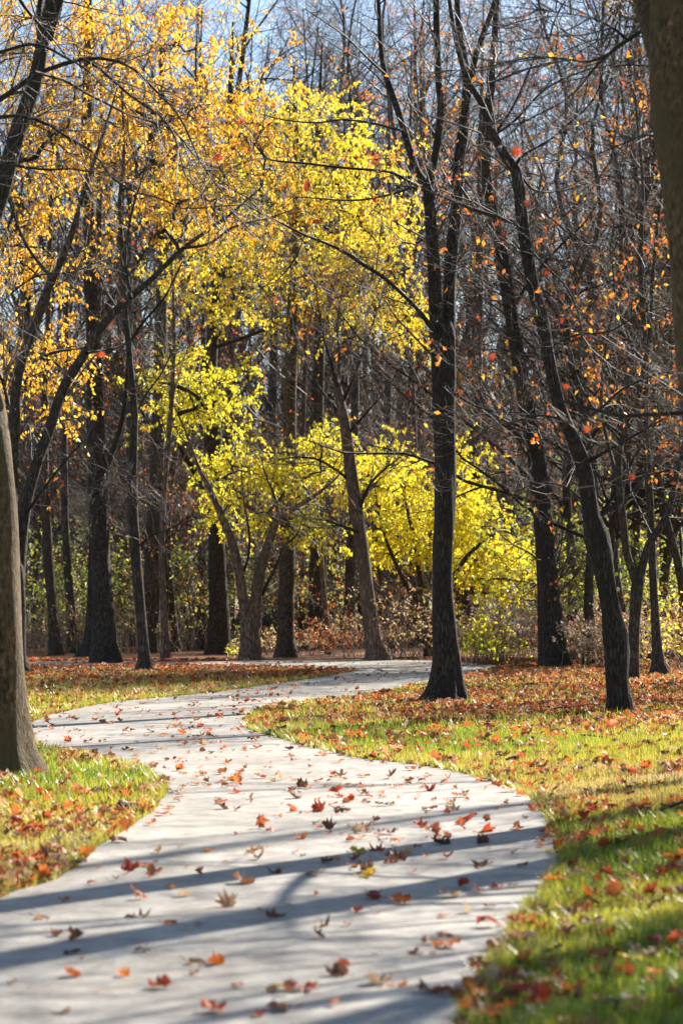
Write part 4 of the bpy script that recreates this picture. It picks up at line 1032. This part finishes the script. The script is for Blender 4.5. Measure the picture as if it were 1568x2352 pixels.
G = 'shrubs along the edge of the woods'
for px, Y, w, h, n, mt, per, sz, nm, lb in [
    (95, 73, 3.6, 3.2, 30, 'green', 2, 0.10, 'green_shrub', 'loose green shrub in the left woods behind the dim leaning trunk'),
    (180, 75, 3.4, 3.4, 28, 'green', 2, 0.10, 'green_shrub', 'thin green shrub half behind the thick straight trunk'),
    (290, 76, 3.6, 3.4, 28, 'olive', 2, 0.10, 'olive_shrub', 'yellowish shrub between the thick straight trunk and slender wavy tree'),
    (425, 80, 3.6, 3.8, 28, 'green', 2, 0.11, 'green_shrub', 'bright green shrub left of the pole straight trunk'),
    (555, 79, 3.6, 4.2, 28, 'olive', 2, 0.11, 'olive_shrub', 'yellow green shrub behind the forked yellow tree'),
    (690, 81, 3.6, 4.2, 28, 'olive', 2, 0.11, 'olive_shrub', 'yellow green shrub behind the wide grey trunk'),
    (1330, 62, 3.4, 4.2, 36, 'green', 2, 0.12, 'green_shrub', 'dense green shrub between the twin trunk and leaning knotted tree'),
    (1400, 60, 2.6, 3.6, 28, 'green', 2, 0.12, 'green_shrub', 'green shrub showing through behind the multi stem grey tree'),
    (1530, 64, 3.0, 4.6, 32, 'green', 2, 0.12, 'green_shrub', 'tall green shrub against the right picture edge'),
    (1480, 66, 2.6, 3.4, 26, 'olive', 1, 0.11, 'olive_shrub', 'olive shrub left of the slim tree with surface roots'),
]:
    shrub(nm, lb, 'shrub', px, Y, w, h, n, mt, per + 1, sz * 1.15, group=G)
G2 = 'dry brush along the far edge of the path'
for px, Y, w, h, n, mt, per, sz, sh, lb in [
    (80, 70, 2.4, 1.5, 26, 'brush', 1, 0.07, 0, 'tangled dry brush nearest the left picture edge'),
    (160, 73, 2.6, 1.6, 28, 'brush', 1, 0.07, 0, 'tangled dry brush left of the thick straight trunk'),
    (280, 71, 2.6, 1.7, 30, 'brush', 1, 0.07, 0, 'thin grey brush between the thick straight trunk and slender wavy tree'),
    (430, 76, 2.8, 1.6, 28, 'brush', 1, 0.07, 0, 'dry brush left of the broad dark trunk'),
    (610, 70, 1.6, 0.7, 18, 'brush', 2, 0.08, 0, 'low dry weeds right of the forked yellow tree'),
    (690, 69, 1.8, 0.9, 22, 'brush', 2, 0.08, 0, 'low brown weeds between the wide grey trunk and dark ridged trunk'),
    (770, 67, 1.8, 1.0, 24, 'rust', 2, 0.08, 0, 'rusty weeds left of the tilted pale tree'),
    (915, 63, 2.0, 1.6, 30, 'brush', 2, 0.08, 0, 'brown brush between the tilted pale tree and forked tree'),
    (960, 66, 2.0, 2.0, 30, 'rust', 1, 0.08, 0, 'rusty thicket immediately left of the forked tree'),
    (1080, 60, 1.8, 1.3, 30, 'brush', 2, 0.08, 0, 'brown brush right of the forked tree under the yellow leaves'),
    (1130, 57, 1.2, 1.1, 22, 'lime', 2, 0.10, 0, 'pale yellow green weed clump at the end of the path'),
    (1170, 58, 1.6, 1.4, 28, 'brush', 1, 0.07, 2, 'dry weeds with pale fluffy seed heads left of the twin trunk'),
    (1215, 60, 1.6, 1.6, 28, 'rust', 1, 0.07, 2, 'tall dry weeds with beige seed heads behind the twin trunk'),
    (1330, 56, 1.6, 1.5, 30, 'rust', 2, 0.08, 1, 'rusty brush immediately right of the twin trunk'),
    (1375, 54, 1.4, 1.2, 26, 'brush', 2, 0.08, 1, 'brown weeds left of the leaning knotted tree'),
    (1500, 54, 1.6, 1.5, 28, 'rust', 2, 0.08, 0, 'rusty brush behind the slim tree with surface roots'),
    (1540, 50, 1.0, 1.6, 18, 'lemon', 2, 0.09, 1, 'tall yellowing weeds at the right picture edge'),
    (845, 70, 2.0, 1.2, 26, 'brush', 2, 0.08, 0, 'brown brush behind the tilted pale tree'),
    (545, 66, 0.6, 0.45, 8, 'olive', 1, 0.08, 0, 'small pale green weed left of the forked yellow tree'),
]:
    shrub('dry_brush', lb, 'brush', px, Y, w, h, n, mt, per, sz, stalk='stalk' if sh or px < 450 else 'twig', group=G2, seedheads=sh)

# ------------------------------------------------------------------ fallen leaves
HALF = [(0.0, 0.60), (0.13, 0.42), (0.25, 0.45), (0.26, 0.30), (0.38, 0.33), (0.52, 0.25), (0.44, 0.10), (0.50, -0.03), (0.32, -0.10), (0.28, -0.25), (0.08, -0.20)]
def leaf_shape(curl, fold, cup, seed):
    rg = np.random.default_rng(seed)
    o = np.array(HALF + [(0.0, -0.2)] + [(-x, y) for x, y in HALF[:0:-1]])
    o = o * rg.uniform(0.78, 1.12, (len(o), 1)) + rg.normal(0, 0.02, o.shape)
    r = np.linalg.norm(o, axis=1)
    z = cup * r ** 2 + fold * np.abs(o[:, 0]) + curl * o[:, 1] ** 2 * np.sign(o[:, 1]) + rg.normal(0, 0.12, len(o)) * r * 2
    ring = np.column_stack([o[:, 0] * (1 - 0.35 * abs(fold)), o[:, 1], z])
    inner = ring * np.array([0.5, 0.5, 0.35])
    n = len(ring)
    v = np.vstack([[0, 0, 0], inner, ring, [[0.015, -0.19, ring[11, 2]], [0.04, -0.55, ring[11, 2] + rg.uniform(0.0, 0.25)], [0.015, -0.55, ring[11, 2] + 0.1]]])
    k = np.arange(n); k2 = (k + 1) % n
    f3 = np.column_stack([np.zeros(n, int), 1 + k, 1 + k2])
    fq = np.column_stack([1 + k, 1 + n + k, 1 + n + k2, 1 + k2])
    st = np.array([[1 + n + 11, 1 + 2 * n, 1 + 2 * n + 1], [1 + n + 11, 1 + 2 * n + 1, 1 + 2 * n + 2]])
    return v, f3, fq, st
POSES = [('flat', 0.02, 0.05, 0.08), ('flat', -0.12, 0.08, 0.0), ('curled', 0.5, 0.35, 0.5), ('curled', -0.2, 0.25, 0.65), ('folded', 0.1, 0.8, 0.2), ('folded', 0.35, 0.95, -0.1), ('cupped', 0.0, 0.1, 0.5), ('arched', 0.1, -0.4, -0.55)]
SHAPES = [leaf_shape(c, f_, u, 40 + i) for i, (_, c, f_, u) in enumerate(POSES)]
def leaf_data(shape, mat):
    v, f3, fq, st = shape
    m_ = Mesh(); v = v.copy(); v[:, 2] -= v[:, 2].min()
    m_.add(v, f3); m_.n = 0; m_.f += [fq, st]; m_.t += [np.zeros(len(fq)), np.zeros(len(st))]
    return m_.data('fallen_leaf', mat, smooth=True)
LEAFMESH = {(i, c): leaf_data(SHAPES[i], M['fallen ' + c]) for i in range(len(POSES)) for c in LEAF_COL}

cand = []   # x, y, size, pose, colour, tilt, on path
def put(x, y, size, pose, colr, tilt, onpath):
    cand.append((x, y, size, pose, colr, tilt, onpath))
# leaves one can find in the photograph: pixel, width in pixels, colour, pose
for px, py, w, colr, pose in [
    (300, 1998, 54, 'red', 4), (345, 2015, 34, 'brown', 2), (265, 2022, 20, 'brown', 4), (545, 1802, 30, 'orange', 4), (515, 1806, 28, 'orange', 7), (512, 1776, 26, 'brown', 2), (770, 1816, 40, 'red', 2),
    (665, 1815, 30, 'brown', 2), (680, 1832, 36, 'brown', 2), (735, 1862, 40, 'red', 2), (800, 1840, 38, 'red', 3), (780, 1868, 30, 'brown', 0), (596, 1900, 34, 'red', 6), (620, 1912, 24, 'orange', 7), (692, 1926, 38, 'orange', 4),
    (598, 1948, 36, 'tan', 2), (755, 1905, 40, 'brown', 2), (835, 1898, 50, 'red', 2), (820, 1912, 40, 'tan', 2), (968, 1898, 40, 'red', 2), (1000, 1924, 34, 'red', 6), (1015, 1938, 50, 'brown', 3), (1060, 1890, 66, 'red', 2),
    (1110, 1908, 70, 'red', 1), (1118, 1886, 24, 'brown', 4), (1042, 1860, 40, 'tan', 2), (985, 1814, 36, 'red', 4), (815, 1974, 36, 'red', 2), (872, 1952, 50, 'red', 2), (630, 2004, 40, 'brown', 6), (556, 2030, 60, 'brown', 3),
    (180, 2160, 50, 'brown', 4), (320, 2106, 64, 'brown', 2), (385, 2120, 40, 'orange', 2), (460, 2126, 40, 'yellow', 0), (745, 2128, 44, 'brown', 5), (735, 2155, 40, 'brown', 2), (620, 2104, 60, 'brown', 2), (525, 2082, 60, 'tan', 2),
    (310, 2066, 40, 'orange', 7), (660, 2080, 30, 'yellow', 1), (925, 2064, 36, 'orange', 6), (1090, 2050, 30, 'red', 2), (1020, 2150, 36, 'orange', 0), (440, 2214, 60, 'tan', 2), (500, 2216, 50, 'orange', 3), (780, 2242, 60, 'brown', 3),
    (170, 2244, 50, 'orange', 2), (220, 2280, 30, 'yellow', 1), (30, 2262, 40, 'yellow', 0), (990, 2194, 34, 'yellow', 0), (660, 2288, 34, 'brown', 2), (910, 2266, 50, 'orange', 2), (1060, 2300, 60, 'orange', 3), (140, 2328, 50, 'tan', 1), (280, 2244, 40, 'orange', 4),
    (420, 2060, 34, 'tan', 2), (90, 2110, 50, 'tan', 2), (130, 2150, 40, 'brown', 2), (370, 1958, 26, 'tan', 1), (480, 1955, 26, 'orange', 2), (770, 1975, 24, 'tan', 2), (910, 1980, 30, 'brown', 2), (660, 1600, 10, 'red', 4), (1215, 1812, 30, 'red', 4), (1195, 1826, 24, 'red', 6),
    (1220, 1866, 26, 'orange', 3), (1060, 1905, 24, 'tan', 2), (350, 1760, 20, 'brown', 0), (640, 1790, 24, 'tan', 2), (900, 1785, 34, 'brown', 2), (1100, 1795, 20, 'red', 3), (580, 1845, 26, 'tan', 1), (505, 1843, 20, 'red', 4), (515, 1856, 36, 'brown', 2)]:
    g_ = gnd(px, py + 6)
    put(g_[0], g_[1], min(0.17, w / F * g_[1] * (0.6 if colr == 'yellow' else 1.05)), pose, colr, random.uniform(1.0, 2.2) if w > 22 and colr != 'yellow' else 0.3, True)
cols = ['red', 'orange', 'brown', 'tan', 'yellow']
# scattered over the path, thicker along its edges
y = rng.uniform(7.5, 60, 7000); x = rng.uniform(-1, 1, 7000) * (784 / F * y * 1.1 + 0.4)
p = np.stack([x, y], -1); ins = in_poly(p, PATH)
dist = np.min(np.linalg.norm(p[:, None, :] - PATH[None, ::2, :], axis=2), axis=1)
for (a_, b_y), i_, dd in zip(p, ins, dist):
    if not i_: continue
    pr_ = (0.10 if b_y < 14 else 0.2) + 0.65 * math.exp(-dd / 0.15) + 0.4 * math.exp(-((a_ - (0.1 if b_y < 20 else -1.5)) / 0.5) ** 2) * (b_y > 12.5)
    if b_y > 17: pr_ += 0.22
    if random.random() < pr_:
        put(a_, b_y, random.uniform(0.025, 0.075) if random.random() < 0.75 else random.uniform(0.08, 0.125), random.choice((0, 0, 1, 1, 2, 3, 4, 5, 6, 7)), random.choices(cols, [5, 4, 4, 2, 0.5 if b_y > 14 else 2])[0], random.uniform(0, 0.5), True)
# over the lawn
n = 105000
y = rng.uniform(7.4, 62, n); x = rng.uniform(-1, 1, n) * (784 / F * y * 1.12 + 0.6)
p = np.stack([x, y], -1); p = p[~in_poly(p, PATH)]
dens = litter_density(p[:, 0], p[:, 1])
nearp = p[:, 1] < 34
de = np.full(len(p), 9.0)
de[nearp] = np.min(np.linalg.norm(p[nearp][:, None, :] - PATH[None, ::2, :], axis=2), axis=1)
keep = rng.uniform(size=len(p)) < 0.5 * np.exp(-de / 0.14) * np.clip(0.6 + 0.7 * wave(p[:, 0], p[:, 1], 1.1, 2.0), 0, 1) + dens * np.where(p[:, 1] > 43, 1.0, np.where(p[:, 1] > 24, 0.75, 0.6)) * np.clip(0.55 + 0.8 * wave(p[:, 0], p[:, 1], 1.5, 0.9), 0.06, 1) * np.clip(1 - 0.3 * np.exp(-((p[:, 1] - 22.5) / 4.0) ** 2), 0, 1)
p = p[keep]
for a_, b_y in p:
    put(a_, b_y, random.uniform(0.05, 0.115) if b_y < 20 else random.uniform(0.06, 0.14), random.randrange(8), random.choices(cols, [5, 4, 4, 3, 0.5])[0], random.uniform(0, 0.7), False)
arr = np.array([(c[0], c[1], c[2]) for c in cand])
pr = proj(np.column_stack([arr[:, :2], np.zeros(len(arr))]))
vis = (pr[:, 0] > 5) & (pr[:, 0] < 1563) & (pr[:, 1] < 2345)
show = np.where(vis, arr[:, 2] / pr[:, 2], 0)
order = np.argsort(-show)
singles = set(order[:300].tolist())
lab = {}
SIZE = lambda s: 'small' if s < 0.075 else ('large' if s > 0.125 else '')
for i in sorted(singles):
    x, y, size, pose, colr, tilt, onp = cand[i]
    o = bpy.data.objects.new('fallen_leaf', LEAFMESH[(pose, colr)])
    COL.objects.link(o)
    if tilt > 0.9:
        rot = (random.choice((-1, 1)) * random.uniform(0.1, 0.55), random.gauss(0, 0.25), random.uniform(0, 6.28))
    else:
        rot = (random.gauss(0, 0.5) * tilt, random.gauss(0, 0.5) * tilt, random.uniform(0, 6.28))
    from_ = np.array([(Matrix.Rotation(rot[1], 3, 'Y') @ Matrix.Rotation(rot[0], 3, 'X') @ q.co).z for q in o.data.vertices])
    o.location = (x, y, (0.013 if onp else 0.03) - from_.min() * size - (0.1 * size if tilt > 0.9 else 0.0))
    o.rotation_euler = rot
    o.scale = (size,) * 3
    o['category'] = 'leaf'
    px, py, _ = pr[i]
    if onp:
        zone = ('on the shaded path near the bottom edge' if py > 2180 else 'on the path among the long shadows' if py > 1960 else 'on the sunlit middle of the path' if py > 1760 else 'on the far path bend')
    else:
        zone = ('on the grass below the mossy tree' if px < 500 else 'on the grass in the bottom right corner' if py > 2150 else 'on the shaded grass right of the path' if py > 1900 else 'on the lawn right of the path')
    o['group'] = 'fallen leaves on the path' if onp else 'fallen leaves on the grass'
    lab.setdefault((' '.join(q for q in (SIZE(size), POSES[pose][0], colr, 'leaf') if q), zone), []).append((y, o))
NUM = ['', 'second ', 'third ', 'fourth ', 'fifth ', 'sixth ', 'seventh ', 'eighth ', 'ninth ', 'tenth ', 'eleventh ', 'twelfth ']
for (ph, zone), lst in lab.items():
    lst.sort(key=lambda q: q[0])
    for j, (_, o) in enumerate(lst):
        o['label'] = ph + ' ' + zone if len(lst) == 1 else NUM[min(j, 11)] + 'nearest ' + ph + ' ' + zone
TINTS = {'red': (0.42, 0.75), 'orange': (0.7, 0.9), 'brown': (0.0, 0.3), 'tan': (0.9, 1.0), 'yellow': (0.88, 0.96)}
lm = Mesh()
rest = [i for i in range(len(cand)) if i not in singles]
by_pose = {}
for i in rest: by_pose.setdefault(cand[i][3], []).append(i)
for pose, ids in by_pose.items():
    v, f3, fq, st = SHAPES[pose]
    n_r = len(HALF) * 2
    ring = v[1 + n_r - 0: 1 + n_r - 0 + 0]
    nn_ = (len(v) - 4) // 2
    near_ids = [i for i in ids if cand[i][1] < 20]; far_ids = [i for i in ids if cand[i][1] >= 20]
    for grp, full in ((near_ids, True), (far_ids, False)):
        if not grp: continue
        if full:
            vv = v.copy()
        else:
            rg = v[1 + nn_:1 + 2 * nn_]
            vv = np.vstack([[0, 0, 0.0], rg[[0, 2, 3, 5, 6, 7, 9, 11, 13, 15, 16, 17, 19, 20]]])
        vv[:, 2] -= vv[:, 2].min()
        C = [cand[i] for i in grp]
        sz = np.array([c[2] for c in C]); az = rng.uniform(0, 6.28, len(C)); tl = np.array([c[5] for c in C]) * rng.normal(0, 0.5, len(C)); tl2 = np.array([c[5] for c in C]) * rng.normal(0, 0.5, len(C))
        w = vv[None] * sz[:, None, None]
        x1 = w[..., 0]; y1 = w[..., 1] * np.cos(tl)[:, None] - w[..., 2] * np.sin(tl)[:, None]; z1 = w[..., 1] * np.sin(tl)[:, None] + w[..., 2] * np.cos(tl)[:, None]
        x2 = x1 * np.cos(tl2)[:, None] + z1 * np.sin(tl2)[:, None]; z2 = -x1 * np.sin(tl2)[:, None] + z1 * np.cos(tl2)[:, None]
        X = x2 * np.cos(az)[:, None] - y1 * np.sin(az)[:, None]; Yy = x2 * np.sin(az)[:, None] + y1 * np.cos(az)[:, None]
        z2 = z2 - np.minimum(z2.min(1, keepdims=True), 0)
        zoff = np.array([0.014 if c[6] else 0.03 for c in C])
        W = np.stack([X + np.array([c[0] for c in C])[:, None], Yy + np.array([c[1] for c in C])[:, None], z2 + zoff[:, None]], -1)
        tint = np.array([random.uniform(*TINTS[c[4]]) for c in C])
        b0 = np.arange(len(C))[:, None, None] * len(vv)
        if full:
            parts = [f3, fq, st]
        else:
            k = np.arange(14); parts = [np.column_stack([np.zeros(14, int), 1 + k, 1 + (k + 1) % 14])]
        first = True
        start = lm.n
        for pt in parts:
            f = (b0 + pt[None]).reshape(-1, pt.shape[1])
            tt = np.repeat(tint, len(pt))
            if first:
                lm.add(W.reshape(-1, 3), f, tt); first = False
            else:
                lm.f.append(f + start); lm.t.append(tt)
lo = stuff(lm.build('leaf_litter', M['litter'], smooth=True, tint=True))

for i, (px, py, L, az, lb) in enumerate([(1225, 1640, 1.1, 0.2, 'thin bent fallen stick on the litter between the forked and leaning trees'), (880, 1645, 0.8, 0.5, 'short dark stick on the lawn left of the forked tree foot'),
        (1480, 1885, 0.9, 0.15, 'grey stick in the dark shade at the right picture edge'), (1330, 1700, 0.7, -0.3, 'small stick lying on the bright lawn below the leaning tree'), (700, 1545, 1.0, 0.1, 'stick on the red leaves of the far left bank')]):
    g_ = gnd(px, py)
    m_ = Mesh()
    a_s = grow(np.array([[g_[0], g_[1], 0.05]]), np.array([[math.cos(az), math.sin(az), 0.05]]), np.array([L]), np.array([0.011]), 7, 0.16, -0.01)
    m_.tubes(*a_s, 5); m_.tubes(*spawn(*a_s, 3, 0.3, 0.9, 45, (0.15, 0.4), 0.6, 0.004, 4, 0.15, 0.0), 4)
    o = m_.build('fallen_stick', M['limb'], None, (g_[0], g_[1], 0.0))
    o['label'] = lb; o['category'] = 'stick'; o['group'] = 'fallen sticks on the grass'

# a few big red and brown leaves still hanging in the near trees
for root, base, spots_ in ((main, b_main, [(710, 432, 31.5, 0.2), (500, 366, 32, 0.15), (855, 462, 36, 0.14), (1050, 905, 35, 0.15), (938, 905, 34, 0.13), (1005, 268, 36, 0.12), (660, 430, 33, 0.12)]),
                           (lean, b_lean, [(1181, 352, 30.8, 0.19), (1160, 540, 31, 0.12), (1215, 470, 31, 0.13), (1285, 742, 31, 0.13), (1345, 990, 31, 0.14), (1250, 625, 31, 0.12), (1450, 1095, 31, 0.13), (1300, 890, 31, 0.11), (1130, 825, 32, 0.14)]),
                           (t_left, b_, [(228, 815, 21, 0.1), (170, 388, 20.5, 0.05), (310, 560, 21.5, 0.06), (285, 690, 21, 0.05)])):
    for px, py, Y, sz in spots_:
        o = bpy.data.objects.new('leaf', LEAFMESH[(random.choice([2, 4, 6]), 'red')])
        COL.objects.link(o)
        o.parent = root
        o.location = pix(px, py, Y) - base
        o.rotation_euler = (random.uniform(1.0, 2.1), random.gauss(0, 0.4), random.gauss(0, 0.7))
        o.scale = (sz,) * 3
for o in bpy.data.objects:
    if 'depth_' in o: del o['depth_']
print('tris', sum(len(m.polygons) for m in bpy.data.meshes), 'objects', len(bpy.data.objects))
